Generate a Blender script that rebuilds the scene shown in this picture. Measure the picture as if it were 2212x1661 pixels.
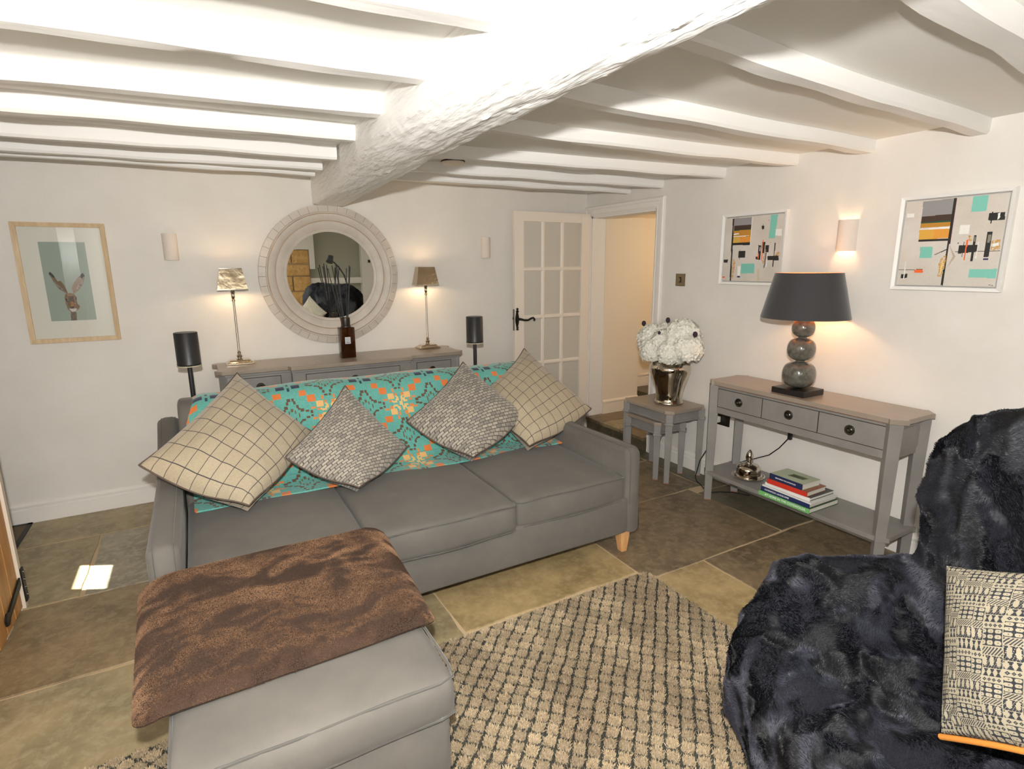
import bpy, bmesh, math, random
import numpy as np
from mathutils import Vector, Matrix, noise
random.seed(7); rng = np.random.default_rng(7)
for o in list(bpy.data.objects): bpy.data.objects.remove(o, do_unlink=True)
SC = bpy.context.scene; COL = SC.collection; R = math.radians; PI = math.pi

# ------------------------------------------------------------------ camera
cam_d = bpy.data.cameras.new('camera'); cam = bpy.data.objects.new('camera', cam_d); COL.objects.link(cam)
cam_d.sensor_width = 36; cam_d.lens = 1209.63 / 2212 * 36; cam_d.clip_start = .05
yaw, pit, rol = R(29.279), R(11.976), R(-.418)
fw = Vector((math.sin(yaw)*math.cos(pit), math.cos(yaw)*math.cos(pit), -math.sin(pit)))
rt = Vector((math.cos(yaw), -math.sin(yaw), 0)); up = rt.cross(fw)
r2 = rt*math.cos(rol) + up*math.sin(rol); u2 = up*math.cos(rol) - rt*math.sin(rol)
M = Matrix((r2, u2, -fw)).transposed().to_4x4(); M.translation = Vector((-3.32, -4.455, 1.6))
cam.matrix_world = M; SC.camera = cam

# ------------------------------------------------------------------ world, light, exposure
W = bpy.data.worlds.new('sky'); SC.world = W; W.use_nodes = True
W.node_tree.nodes['Background'].inputs[0].default_value = (.75, .87, 1, 1)
W.node_tree.nodes['Background'].inputs[1].default_value = 2.0
SC.view_settings.view_transform = 'Standard'; SC.view_settings.look = 'None'
SC.view_settings.exposure = -.22; SC.view_settings.gamma = 1; SC.view_settings.use_curve_mapping = False

def light(name, typ, loc, energy, color=(1, 1, 1), aim=None, **kw):
    d = bpy.data.lights.new(name, typ); d.energy = energy; d.color = color
    for k, v in kw.items(): setattr(d, k, v)
    o = bpy.data.objects.new(name, d); COL.objects.link(o); o.location = loc
    if aim is not None: o.rotation_euler = (Vector(aim)).to_track_quat('-Z', 'Y').to_euler()
    return o
sd = Vector((.888*math.cos(R(52)), -.459*math.cos(R(52)), -math.sin(R(52))))
light('sun', 'SUN', (-8, 2, 6), 110, (1, .95, .86), sd, angle=R(.5))
# the photographer's flash, a little above the lens, head tilted up
light('camera_flash', 'SPOT', (-3.34, -4.47, 1.80), 365, (1, .985, .955), (.50, .84, -.02), spot_size=R(178), spot_blend=.75, shadow_soft_size=.022)
# soft daylight fill from the window behind the camera
light('daylight_fill', 'AREA', (-3.4, -6.1, 1.35), 19, (1, .975, .93), (.2, 1, -.05), shape='RECTANGLE', size=1.3, size_y=1.2)
light('daylight_fill', 'AREA', (-4.1, -4.9, 1.4), 13, (1, .975, .93), (1, .25, -.05), shape='RECTANGLE', size=1.2, size_y=1.1)  # second fill, added at the left wall where no window is built

# ------------------------------------------------------------------ helpers
def lin(c):
    c = [x/255 for x in c[:3]]
    return tuple(x/12.92 if x <= .04045 else ((x+.055)/1.055)**2.4 for x in c) + (1,)
def mat(name, rgb, rough=.5, metal=0, var=None, bump=None, sheen=0, coat=0, spec=.5, emit=None, attr=False, obj_coords=True):
    m = bpy.data.materials.new(name); m.use_nodes = True; nt = m.node_tree; N = nt.nodes; L = nt.links
    b = N['Principled BSDF']; b.inputs['Roughness'].default_value = rough; b.inputs['Metallic'].default_value = metal
    b.inputs['Base Color'].default_value = lin(rgb); b.inputs['Specular IOR Level'].default_value = spec
    if sheen: b.inputs['Sheen Weight'].default_value = sheen; b.inputs['Sheen Roughness'].default_value = .4
    if coat: b.inputs['Coat Weight'].default_value = coat; b.inputs['Coat Roughness'].default_value = .08
    if emit: b.inputs['Emission Color'].default_value = lin(emit[0]); b.inputs['Emission Strength'].default_value = emit[1]
    tc = N.new('ShaderNodeTexCoord')
    src = tc.outputs['Object']
    if attr:
        a = N.new('ShaderNodeAttribute'); a.attribute_name = 'Col'; L.new(a.outputs['Color'], b.inputs['Base Color'])
    if var:      # (scale, rgb2, contrast, stretch)
        sc, rgb2, lo, hi = var[:4]; st = var[4] if len(var) > 4 else (1, 1, 1)
        mp = N.new('ShaderNodeMapping'); mp.inputs['Scale'].default_value = st; L.new(src, mp.inputs[0])
        n = N.new('ShaderNodeTexNoise'); n.inputs['Scale'].default_value = sc; n.inputs['Detail'].default_value = 8; n.inputs['Roughness'].default_value = .62
        L.new(mp.outputs[0], n.inputs['Vector'])
        r = N.new('ShaderNodeValToRGB'); r.color_ramp.elements[0].position = lo; r.color_ramp.elements[1].position = hi
        r.color_ramp.elements[0].color = lin(rgb); r.color_ramp.elements[1].color = lin(rgb2)
        L.new(n.outputs['Fac'], r.inputs[0])
        if attr:
            mx = N.new('ShaderNodeMix'); mx.data_type = 'RGBA'; mx.blend_type = 'MULTIPLY'; mx.inputs[0].default_value = 1
            L.new(a.outputs['Color'], mx.inputs[6]); L.new(r.outputs[0], mx.inputs[7]); L.new(mx.outputs[2], b.inputs['Base Color'])
        else: L.new(r.outputs[0], b.inputs['Base Color'])
    if bump:     # (scale, strength, distance, stretch)
        sc, s, d = bump[:3]; st = bump[3] if len(bump) > 3 else (1, 1, 1)
        mp = N.new('ShaderNodeMapping'); mp.inputs['Scale'].default_value = st; L.new(src, mp.inputs[0])
        n = N.new('ShaderNodeTexNoise'); n.inputs['Scale'].default_value = sc; n.inputs['Detail'].default_value = 6
        L.new(mp.outputs[0], n.inputs['Vector'])
        bp = N.new('ShaderNodeBump'); bp.inputs['Strength'].default_value = s; bp.inputs['Distance'].default_value = d
        L.new(n.outputs['Fac'], bp.inputs['Height']); L.new(bp.outputs[0], b.inputs['Normal'])
    return m
def glass_mat(name, tint=(235, 240, 238), refl=.06, rough=.0, dif=0, difc=(200, 200, 190)):
    m = bpy.data.materials.new(name); m.use_nodes = True; nt = m.node_tree; N = nt.nodes; L = nt.links
    N.remove(N['Principled BSDF']); out = N['Material Output']
    t = N.new('ShaderNodeBsdfTransparent'); t.inputs[0].default_value = lin(tint)
    g = N.new('ShaderNodeBsdfGlossy'); g.inputs['Roughness'].default_value = rough
    lw = N.new('ShaderNodeLayerWeight'); lw.inputs[0].default_value = .35
    ma = N.new('ShaderNodeMath'); ma.operation = 'MULTIPLY_ADD'; ma.inputs[1].default_value = .35; ma.inputs[2].default_value = refl
    L.new(lw.outputs['Fresnel'], ma.inputs[0])
    mx = N.new('ShaderNodeMixShader'); L.new(ma.outputs[0], mx.inputs[0]); L.new(t.outputs[0], mx.inputs[1]); L.new(g.outputs[0], mx.inputs[2])
    last = mx
    if dif:
        d = N.new('ShaderNodeBsdfDiffuse'); d.inputs[0].default_value = lin(difc); m2 = N.new('ShaderNodeMixShader'); m2.inputs[0].default_value = dif
        L.new(mx.outputs[0], m2.inputs[1]); L.new(d.outputs[0], m2.inputs[2]); last = m2
    L.new(last.outputs[0], out.inputs[0]); return m

class MB:
    def __init__(s): s.v = []; s.f = []; s.uv = None
    def add(s, v, f):
        n = len(s.v); s.v += [tuple(p) for p in v]; s.f += [tuple(i+n for i in q) for q in f]; return s
    def box(s, x0, x1, y0, y1, z0, z1):
        v = [(x, y, z) for z in (z0, z1) for y in (y0, y1) for x in (x0, x1)]
        return s.add(v, [(0, 2, 3, 1), (4, 5, 7, 6), (0, 1, 5, 4), (2, 6, 7, 3), (0, 4, 6, 2), (1, 3, 7, 5)])
    def prism(s, pts, lo, hi, axis='z'):      # closed outline extruded along an axis
        n = len(pts)
        def P(a, b, c): return {'z': (a, b, c), 'x': (c, a, b), 'y': (a, c, b)}[axis]
        v = [P(a, b, lo) for a, b in pts] + [P(a, b, hi) for a, b in pts]
        f = [tuple(range(n))[::-1], tuple(range(n, 2*n))] + [(i, (i+1) % n, (i+1) % n+n, i+n) for i in range(n)]
        return s.add(v, f)
    def lathe(s, prof, c=(0, 0, 0), n=40, caps=True, axis='z'):
        v = []; f = []; m = len(prof)
        for i in range(n):
            a = 2*PI*i/n
            for r, z in prof:
                p = (r*math.cos(a), r*math.sin(a), z)
                if axis == 'x': p = (p[2], p[0], p[1])
                if axis == 'y': p = (p[0], p[2], p[1])
                v.append((c[0]+p[0], c[1]+p[1], c[2]+p[2]))
        for i in range(n):
            j = (i+1) % n
            for k in range(m-1): f.append((i*m+k, j*m+k, j*m+k+1, i*m+k+1))
        if caps:
            if prof[0][0] > 1e-6: f.append(tuple(i*m for i in range(n))[::-1])
            if prof[-1][0] > 1e-6: f.append(tuple(i*m+m-1 for i in range(n)))
        return s.add(v, f)
    def tube(s, pts, r, n=8, closed=False):
        P = [Vector(p) for p in pts]; m = len(P); v = []; f = []
        rr = r if hasattr(r, '__len__') else [r]*m; prev = None
        for i, p in enumerate(P):
            t = (P[(i+1) % m]-P[i-1]) if closed else (P[min(i+1, m-1)]-P[max(i-1, 0)])
            if t.length < 1e-9: t = Vector((0, 0, 1))
            t.normalize()
            a = prev if prev is not None else (Vector((0, 0, 1)) if abs(t.z) < .9 else Vector((1, 0, 0)))
            a = (a-t*a.dot(t)); a = a.normalized() if a.length > 1e-6 else t.orthogonal().normalized(); prev = a
            b = t.cross(a)
            for k in range(n):
                q = 2*PI*k/n; v.append(p+(a*math.cos(q)+b*math.sin(q))*rr[i])
        for i in range(m if closed else m-1):
            j = (i+1) % m
            for k in range(n): f.append((i*n+k, i*n+(k+1) % n, j*n+(k+1) % n, j*n+k))
        if not closed: f += [tuple(range(n))[::-1], tuple((m-1)*n+k for k in range(n))]
        return s.add(v, f)
    def rbox(s, x0, x1, y0, y1, z0, z1, r=.03, crown=0, n=(10, 10, 5), fn=None):
        bm = bmesh.new(); bmesh.ops.create_cube(bm, size=2)
        def grid(k): # nonuniform positions
            return None
        vs = {}; F = []
        cx, cy, cz = (x0+x1)/2, (y0+y1)/2, (z0+z1)/2; hx, hy, hz = (x1-x0)/2, (y1-y0)/2, (z1-z0)/2
        bm.free()
        def ticks(h, k):
            e = [-h, -h+r*.12, -h+r*.4, -h+r]; mid = list(np.linspace(-h+r, h-r, k+1))[1:-1]
            return e+mid+[-q for q in e[::-1]]
        T = [ticks(hx, n[0]), ticks(hy, n[1]), ticks(hz, n[2])]
        def vid(p):
            k = tuple(round(q, 6) for q in p)
            if k not in vs: vs[k] = len(vs)
            return vs[k]
        for ax in range(3):
            a, b = [(1, 2), (2, 0), (0, 1)][ax]
            for sg in (-1, 1):
                h = (hx, hy, hz)[ax]*sg
                for i in range(len(T[a])-1):
                    for j in range(len(T[b])-1):
                        q = []
                        for ii, jj in ((i, j), (i+1, j), (i+1, j+1), (i, j+1)):
                            p = [0, 0, 0]; p[ax] = h; p[a] = T[a][ii]; p[b] = T[b][jj]; q.append(vid(p))
                        F.append(tuple(q if sg > 0 else q[::-1]))
        V = []
        for k in vs:
            p = np.array(k); inner = np.clip(p, [-hx+r, -hy+r, -hz+r], [hx-r, hy-r, hz-r]); d = p-inner; l = np.linalg.norm(d)
            if l > 1e-9: p = inner+d/l*r
            if crown:
                w = max(0, 1-(p[0]/hx)**2)*max(0, 1-(p[1]/hy)**2)
                if p[2] > 0: p[2] += crown*w**.6*(p[2]/hz)
                p[1] *= 1+.012*(1-(p[0]/hx)**2)
            q = (p[0]+cx, p[1]+cy, p[2]+cz)
            if fn: q = fn(*q)
            V.append(q)
        return s.add(V, F)

def wloc(o):
    v = Vector((0, 0, 0))
    while o is not None: v += o.location; o = o.parent
    return v
def obj(name, mb, m=None, parent=None, smooth=None, bevel=0, seg=2, kind=None, uv=None, origin=None):
    me = bpy.data.meshes.new(name)
    off = wloc(parent) if parent else (Vector(origin) if origin else Vector((0, 0, 0)))
    me.from_pydata([(p[0]-off.x, p[1]-off.y, p[2]-off.z) for p in mb.v], [], mb.f); me.validate(); me.update()
    if m: me.materials.append(m)
    o = bpy.data.objects.new(name, me); COL.objects.link(o)
    if parent: o.parent = parent
    elif origin: o.location = origin
    if bevel:
        b = o.modifiers.new('bevel', 'BEVEL'); b.width = bevel; b.segments = seg; b.limit_method = 'ANGLE'; b.angle_limit = R(35)
    if smooth is not None:
        for p in me.polygons: p.use_smooth = True
        if smooth < 180: me.set_sharp_from_angle(angle=R(smooth))
    if kind: o['kind'] = kind
    if uv is not None:
        l = me.uv_layers.new(name='UVMap'); idx = np.empty(len(me.loops), int); me.loops.foreach_get('vertex_index', idx)
        l.data.foreach_set('uv', np.asarray(uv)[idx].ravel())
    return o
def thing(name, loc, label, cat, group=None):
    o = bpy.data.objects.new(name, None); COL.objects.link(o); o.location = loc; o.empty_display_size = .05
    return tag(o, label, cat, group)
def tag(o, label, cat, group=None):
    o['label'] = label; o['category'] = cat
    if group: o['group'] = group
    return o
def struct(o): o['kind'] = 'structure'; return o
def copy_tree(o, parent=None):
    c = o.copy(); COL.objects.link(c); c.parent = parent
    for ch in o.children: copy_tree(ch, c)
    return c
class Canvas:            # a small picture drawn in code, coloured onto a grid of faces
    def __init__(s, w, h, bg):
        s.w, s.h = w, h; s.a = np.empty((h, w, 3)); s.a[:] = bg
        s.X, s.Y = np.meshgrid((np.arange(w)+.5)/w, (np.arange(h)+.5)/h)
    def mask(s, pts):
        m = np.zeros((s.h, s.w), bool); n = len(pts)
        for i in range(n):
            x0, y0 = pts[i]; x1, y1 = pts[(i+1) % n]
            if y0 == y1: continue
            c = ((y0 > s.Y) != (y1 > s.Y)) & (s.X < (x1-x0)*(s.Y-y0)/(y1-y0)+x0); m ^= c
        return m
    def poly(s, pts, c): s.a[s.mask(pts)] = c
    def rough(s, pts, c, k=.5, sc=40):
        m = s.mask(pts); n = np.sin(s.X*sc*3.1+np.sin(s.Y*sc*2.3)*2)*np.sin(s.Y*sc*4.7+np.cos(s.X*sc)*3)
        m &= (n > k-1+.4*rng.random(m.shape)); s.a[m] = c
def picture(name, cv, p00, du, dv, m, parent):    # p00 top-left corner, du across, dv down
    w, h = cv.w, cv.h
    I, J = np.meshgrid(np.arange(w+1)/w, np.arange(h+1)/h)
    P = np.array(p00)+I[..., None]*np.array(du)+J[..., None]*np.array(dv)
    return grid_obj(name, P, cv.a, m, parent)
def grid_obj(name, P, colors, m, parent=None, smooth=False, kind=None, uvs=None):
    h, w = P.shape[0]-1, P.shape[1]-1
    off = np.array(wloc(parent)) if parent else 0
    V = (P-off).reshape(-1, 3); i = np.arange(h)[:, None]*(w+1)+np.arange(w)[None]
    F = np.stack([i, i+w+1, i+w+2, i+1], -1).reshape(-1, 4)
    me = bpy.data.meshes.new(name); me.vertices.add(len(V)); me.vertices.foreach_set('co', V.ravel())
    me.loops.add(F.size); me.loops.foreach_set('vertex_index', F.ravel())
    me.polygons.add(len(F)); me.polygons.foreach_set('loop_start', np.arange(len(F))*4); me.polygons.foreach_set('loop_total', np.full(len(F), 4))
    me.update(calc_edges=True); me.materials.append(m)
    if colors is not None:
        c = np.asarray(colors)/255.; c = np.where(c <= .04045, c/12.92, ((c+.055)/1.055)**2.4)
        c = np.concatenate([c.reshape(-1, 3), np.ones((h*w, 1))], 1)
        at = me.color_attributes.new('Col', 'FLOAT_COLOR', 'CORNER'); at.data.foreach_set('color', np.repeat(c, 4, 0).ravel())
    if uvs is not None:
        l = me.uv_layers.new(name='UVMap'); l.data.foreach_set('uv', uvs.reshape(-1, 2)[F.ravel()].ravel())
    if smooth: me.polygons.foreach_set('use_smooth', np.ones(len(F), bool))
    o = bpy.data.objects.new(name, me); COL.objects.link(o)
    if parent: o.parent = parent
    if kind: o['kind'] = kind
    return o
def fur(name, P, D, L, rad, cols, m, parent, bend=None):
    n = len(P); cu = bpy.data.hair_curves.new(name); cu.add_curves([3]*n)
    off = np.array(wloc(parent)); L = L[:, None]
    if bend is None: bend = np.zeros_like(D)
    pts = np.stack([P-off-D*.002, P-off+D*L*.55+bend*L*.12, P-off+D*L+bend*L*.45], 1).reshape(-1)
    cu.attributes['position'].data.foreach_set('vector', pts.astype(np.float32))
    ra = cu.attributes.new('radius', 'FLOAT', 'POINT') if 'radius' not in cu.attributes else cu.attributes['radius']
    ra.data.foreach_set('value', np.tile(np.array([rad, rad*.9, rad*.35], np.float32), n))
    c = np.asarray(cols)/255.; c = np.where(c <= .04045, c/12.92, ((c+.055)/1.055)**2.4)
    at = cu.attributes.new('Col', 'FLOAT_COLOR', 'CURVE'); at.data.foreach_set('color', np.concatenate([c, np.ones((n, 1))], 1).astype(np.float32).ravel())
    cu.materials.append(m); o = bpy.data.objects.new(name, cu); COL.objects.link(o); o.parent = parent; o['kind'] = 'stuff'
    return o
def sample(o, n, keep=None):
    me = o.data; me.calc_loop_triangles(); T = np.empty(len(me.loop_triangles)*3, int); me.loop_triangles.foreach_get('vertices', T); T = T.reshape(-1, 3)
    V = np.empty(len(me.vertices)*3); me.vertices.foreach_get('co', V); V = V.reshape(-1, 3)+np.array(wloc(o))
    Nn = np.empty(len(me.vertices)*3); me.vertices.foreach_get('normal', Nn); Nn = Nn.reshape(-1, 3)
    A = np.linalg.norm(np.cross(V[T[:, 1]]-V[T[:, 0]], V[T[:, 2]]-V[T[:, 0]]), axis=1)
    if keep is not None: A = A*keep(V[T].mean(1))
    t = rng.choice(len(T), n, p=A/A.sum()); a, b = rng.random((2, n)); s = a+b > 1; a[s] = 1-a[s]; b[s] = 1-b[s]; w = np.stack([1-a-b, a, b], 1)[..., None]
    N_ = (Nn[T[t]]*w).sum(1); N_ /= np.linalg.norm(N_, axis=1)[:, None]+1e-9
    return (V[T[t]]*w).sum(1), N_
def vnoise(P, s, seed=0, oct=3):       # cheap smooth vector-free noise from sines
    r = np.random.default_rng(seed); out = np.zeros(len(P)); amp = 1; tot = 0
    for k in range(oct):
        for q in range(5):
            d = r.normal(size=3); d /= np.linalg.norm(d); ph = r.random()*6.28
            out += amp*np.sin(P@d*s*(2**k)*(1+.3*q)+ph+1.3*np.sin(P@np.roll(d, 1)*s*(2**k)*.7+ph)); tot += amp
        amp *= .55
    return out/tot*2.2

# ------------------------------------------------------------------ materials
WALL = mat('wall_paint', (231, 226, 219), .85, var=(3, (225, 220, 212), .35, .65), bump=(55, .12, .004))
CEIL = mat('ceiling_paint', (238, 236, 230), .8, bump=(30, .15, .004))
JOIST = mat('joist_paint', (242, 240, 236), .55, bump=(14, .35, .006, (.25, 1.6, 1.6)))
BEAM = mat('beam_paint', (243, 242, 239), .5, bump=(16, .9, .012, (2.8, .4, 2.8)))
GLOSSW = mat('white_gloss_paint', (238, 233, 226), .4)
HALLW = mat('hall_paint', (236, 222, 200), .8, bump=(55, .1, .004))
GREYP = mat('grey_furniture_paint', (140, 136, 132), .42, var=(6, (132, 128, 124), .4, .6), bump=(60, .05, .002))
GREYT = mat('grey_tabletop_paint', (158, 144, 130), .28, var=(9, (146, 134, 120), .35, .65, (1, .3, 1)))
SEAM = mat('dark_gap', (48, 36, 32), .9)
EDGE = mat('rubbed_wood_edge', (150, 98, 72), .7)
PEWTER = mat('pewter', (120, 116, 108), .3, 1)
NICKEL = mat('nickel', (214, 200, 180), .1, 1)
CHROME = mat('mirror_silver', (205, 196, 184), .05, 1)
SOFA = mat('grey_linen', (108, 103, 96), .9, var=(5, (95, 91, 85), .3, .7), bump=(260, .3, .002), sheen=.12)
PIPE = mat('grey_piping', (88, 85, 80), .8, sheen=.3)
OAK = mat('pale_oak', (222, 172, 118), .5, var=(6, (198, 142, 88), .35, .65, (6, 6, 1)))
BLACKM = mat('black_satin', (38, 38, 40), .38)
CORD = mat('black_flex', (24, 24, 26), .7, spec=.2)
IRON = mat('black_iron', (40, 38, 36), .45, .6)
GROUT = mat('lime_grout', (196, 172, 138), .95, bump=(60, .5, .006))

# ------------------------------------------------------------------ floor
H = 2.255
def stone_mat(name, c1, c2, c3):
    m = mat(name, tuple(int(q*.88) for q in c1), .42, var=(4.5, c2, .36, .62), bump=(18, .35, .006), spec=.55)
    nt = m.node_tree; N = nt.nodes; L = nt.links; b = N['Principled BSDF']
    old = b.inputs['Base Color'].links[0].from_socket; tc = [n for n in N if n.type == 'TEX_COORD'][0]
    n = N.new('ShaderNodeTexNoise'); n.inputs['Scale'].default_value = 20; n.inputs['Detail'].default_value = 12; n.inputs['Distortion'].default_value = .25; n.inputs['Roughness'].default_value = .7
    L.new(tc.outputs['Object'], n.inputs['Vector'])
    r = N.new('ShaderNodeValToRGB'); r.color_ramp.elements[0].position = .47; r.color_ramp.elements[1].position = .60
    L.new(n.outputs['Fac'], r.inputs[0]); mx = N.new('ShaderNodeMix'); mx.data_type = 'RGBA'
    mu = N.new('ShaderNodeMath'); mu.operation = 'MULTIPLY'; mu.inputs[1].default_value = .5; L.new(r.outputs[0], mu.inputs[0])
    L.new(mu.outputs[0], mx.inputs[0]); L.new(old, mx.inputs[6]); mx.inputs[7].default_value = lin(c3); L.new(mx.outputs[2], b.inputs['Base Color'])
    return m
STONE = {'dark': stone_mat('flagstone_dark', (106, 90, 68), (126, 108, 82), (154, 136, 108)),
         'slate': stone_mat('flagstone_grey', (84, 78, 64), (100, 90, 70), (118, 108, 86)),
         'ochre': stone_mat('flagstone_ochre', (156, 134, 92), (176, 152, 108), (186, 166, 124)),
         'olive': stone_mat('flagstone_olive', (146, 130, 98), (162, 144, 108), (176, 162, 130)),
         'brown': stone_mat('flagstone_brown', (128, 108, 78), (148, 126, 92), (166, 146, 112)),
         'grey': stone_mat('flagstone_pale_grey', (140, 132, 112), (156, 146, 124), (186, 178, 156))}
fl = obj('floor', MB().box(-5.1, .02, -6.3, .02, -.12, -.004), GROUT); struct(fl)
def slab(x0, x1, y0, y1, kind, top=0, bot=-.03, par=None, jit=.009):
    g = .0065; pts = []
    x0 += g; x1 -= g; y0 += g; y1 -= g
    def side(a, b):
        n = max(2, int(math.dist(a, b)/.11)); L_ = []
        for i in range(n):
            t = i/n; L_.append((a[0]+(b[0]-a[0])*t+random.uniform(-jit, jit)*.6, a[1]+(b[1]-a[1])*t+random.uniform(-jit, jit)*.6))
        return L_
    c = [(x0, y0), (x1, y0), (x1, y1), (x0, y1)]
    for i in range(4): pts += side(c[i], c[(i+1) % 4])
    return obj('flagstone', MB().prism(pts, bot, top+random.uniform(-.0015, .0015)), STONE[kind], par or fl, bevel=.003, seg=1)
xs = -2.43
for a in [  # left of the sofa, then in front of it, then the right-hand run
    (-5.05, -3.2, -.43, 0, 'olive'), (-3.2, xs, -.43, 0, 'olive'),
    (-5.05, -3.97, -1.2, -.43, 'olive'), (-3.97, -3.1, -1.2, -.43, 'grey'), (-3.1, xs, -1.2, -.43, 'grey'),
    (-4.25, -3.3, -1.9, -1.2, 'brown'), (-3.3, xs, -1.9, -1.2, 'brown'), (-5.05, -4.25, -1.9, -1.2, 'brown'),
    (-4.25, -3.0, -2.75, -1.9, 'olive'), (-3.0, xs, -2.6, -1.9, 'olive'),
    (xs, -1.42, -2.42, -1.6, 'ochre'), (xs, -1.42, -1.6, -.8, 'brown'), (xs, -1.42, -.8, 0, 'olive'),
    (-1.42, -.17, -1.12, 0, 'slate'), (-.17, .0, -1.12, 0, 'slate'),
    (-1.42, -.19, -1.74, -1.12, 'dark'), (-.19, .0, -1.82, -1.12, 'slate'),
    (-1.42, -.33, -2.5, -1.74, 'dark'), (-.33, .0, -2.5, -1.82, 'slate'),
    (-1.42, -1.02, -3.4, -2.5, 'ochre'), (-1.02, .0, -3.3, -2.5, 'dark'), (-1.02, 0, -4.3, -3.3, 'dark'),
    (xs, -1.42, -3.4, -2.42, 'brown'), (-3.0, xs, -3.4, -2.6, 'brown'), (-4.25, -3.0, -3.6, -2.75, 'brown'),
    (-4.25, -2.6, -4.5, -3.6, 'olive'), (-2.6, -1.02, -4.3, -3.4, 'brown'), (-4.25, -2.2, -5.4, -4.5, 'brown'), (-2.2, 0, -5.3, -4.3, 'olive'),
    (-4.25, -2.2, -6.25, -5.4, 'brown'), (-2.2, 0, -6.25, -5.3, 'olive')]:
    slab(*a)

# ------------------------------------------------------------------ walls
wb = MB().box(-5.1, .0, 0, .15, -.02, 2.45); struct(obj('wall_back', wb, WALL))
wr = MB()
wr.box(0, .15, -6.3, -.945, -.02, 2.45).box(0, .15, -.945, -.085, 2.04, 2.45).box(0, .15, -.085, .15, -.02, 2.45); struct(obj('wall_right', wr, WALL))
wl = MB().box(-4.35, -4.2, -6.3, -1.165, 2.05, 2.45).box(-4.35, -4.2, -1.2, -1.165, -.02, 2.05).box(-4.35, -4.2, -6.3, -2.0, -.02, 2.05)
struct(obj('wall_left', wl, WALL))
sill = MB().box(-5.03, -5.0, -.313, .02, -.02, 2.45).box(-5.03, -5.0, -1.35, -.6, -.02, 2.45).box(-5.03, -5.0, -.6, -.313, -.02, 1.39).box(-5.03, -5.0, -.6, -.313, 1.665, 2.45).box(-5.15, -4.2, -1.45, -1.35, -.02, 2.45)
struct(obj('wall_porch', sill, WALL))
# near wall, behind the camera, with a window opening
wn = MB().box(-4.35, -4.1, -6.3, -6.15, -.02, 2.45).box(-2.6, .15, -6.3, -6.15, -.02, 2.45).box(-4.1, -2.6, -6.3, -6.15, -.02, .75).box(-4.1, -2.6, -6.3, -6.15, 1.95, 2.45)
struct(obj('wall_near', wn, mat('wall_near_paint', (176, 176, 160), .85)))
ce = obj('ceiling', MB().box(-5.1, .15, -6.3, .15, H, H+.12), CEIL); struct(ce)
wf = MB()
for x in (-4.1, -3.6, -3.1, -2.65): wf.box(x, x+.05, -6.24, -6.2, .75, 1.95)
for z in (.75, 1.15, 1.55, 1.9): wf.box(-4.1, -2.6, -6.24, -6.2, z, z+.05)
w1 = obj('window_1', wf, GLOSSW); struct(w1)
for i in range(3):
    for j in range(3): obj('pane', MB().box(-4.05+i*.5, -3.6+i*.5, -6.225, -6.22, .8+j*.39, 1.15+j*.39), glass_mat('window_glass') if not (i or j) else bpy.data.materials['window_glass'], w1)
w2 = obj('window_2', MB().box(-5.0, -4.985, -.313, -.285, 1.36, 1.70).box(-5.0, -4.985, -.63, -.6, 1.36, 1.70).box(-5.0, -4.985, -.6, -.313, 1.672, 1.70).box(-5.0, -4.985, -.6, -.313, 1.36, 1.39), GLOSSW); struct(w2)
obj('pane', MB().box(-5.018, -5.014, -.6, -.313, 1.39, 1.665), bpy.data.materials['window_glass'], w2)

wc = obj('wall_chimney', MB().box(-2.2, -1.505, -6.15, -6.04, 0, 1.69), mat('pier_mortar', (206, 190, 158), .95)); struct(wc)
STN = mat('honey_stone', (198, 150, 84), .9, var=(14, (224, 184, 122), .3, .7), bump=(22, 1, .03))
zc = 0.0; k = 0
while zc < 1.66:
    hh = (.26, .20, .30, .22)[k % 4]; hh = min(hh, 1.69-zc); xs_ = [-2.2, -1.93 if k % 2 else -1.80, -1.505]
    for a, b in zip(xs_[:-1], xs_[1:]): obj('stone', MB().rbox(a+.008, b-.008, -6.05, -6.0+random.uniform(-.01, .01), zc+.008, zc+hh-.008, r=.012, n=(2, 2, 2)), STN, wc, smooth=60)
    zc += hh; k += 1
struct(obj('trim_3', MB().box(-2.2, -1.42, -6.15, -5.99, 1.69, H).box(-1.505, -1.42, -6.15, -5.99, 1.36, 1.69), GLOSSW))
struct(obj('trim_4', MB().box(-.60, .0, -6.15, -6.03, 0, H).box(-1.5, -.6, -6.15, -6.05, 1.10, 1.20), GLOSSW))
th = thing('thermostat', (-.46, -6.03, 1.45), 'small white thermostat with dark display, seen in the round mirror', 'thermostat')
obj('housing', MB().box(-.50, -.42, -6.05, -6.025, 1.44, 1.53), GLOSSW, th, bevel=.004); obj('display', MB().box(-.482, -.438, -6.026, -6.022, 1.465, 1.515), BLACKM, th)
th = thing('reading_lamp', (-1.05, -5.0, 0), 'black reading lamp on a bent arm behind the armchair, seen in the round mirror', 'floor lamp')
obj('base', MB().lathe([(0, 0), (.13, 0), (.13, .015), (0, .02)], (-1.05, -5.0, 0), 32, caps=False), BLACKM, th)
obj('arm', MB().tube([(-1.05, -5.0, .01), (-1.06, -5.0, .7), (-1.12, -5.0, 1.15), (-1.16, -5.0, 1.30), (-1.24, -5.0, 1.43), (-1.34, -5.0, 1.53)], .011, 10), BLACKM, th, smooth=60)
obj('lamp_head', MB().tube([(-1.35, -5.0, 1.60), (-1.36, -4.99, 1.56), (-1.385, -4.97, 1.50)], [.04, .042, .055], 20), BLACKM, th, smooth=50)

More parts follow.
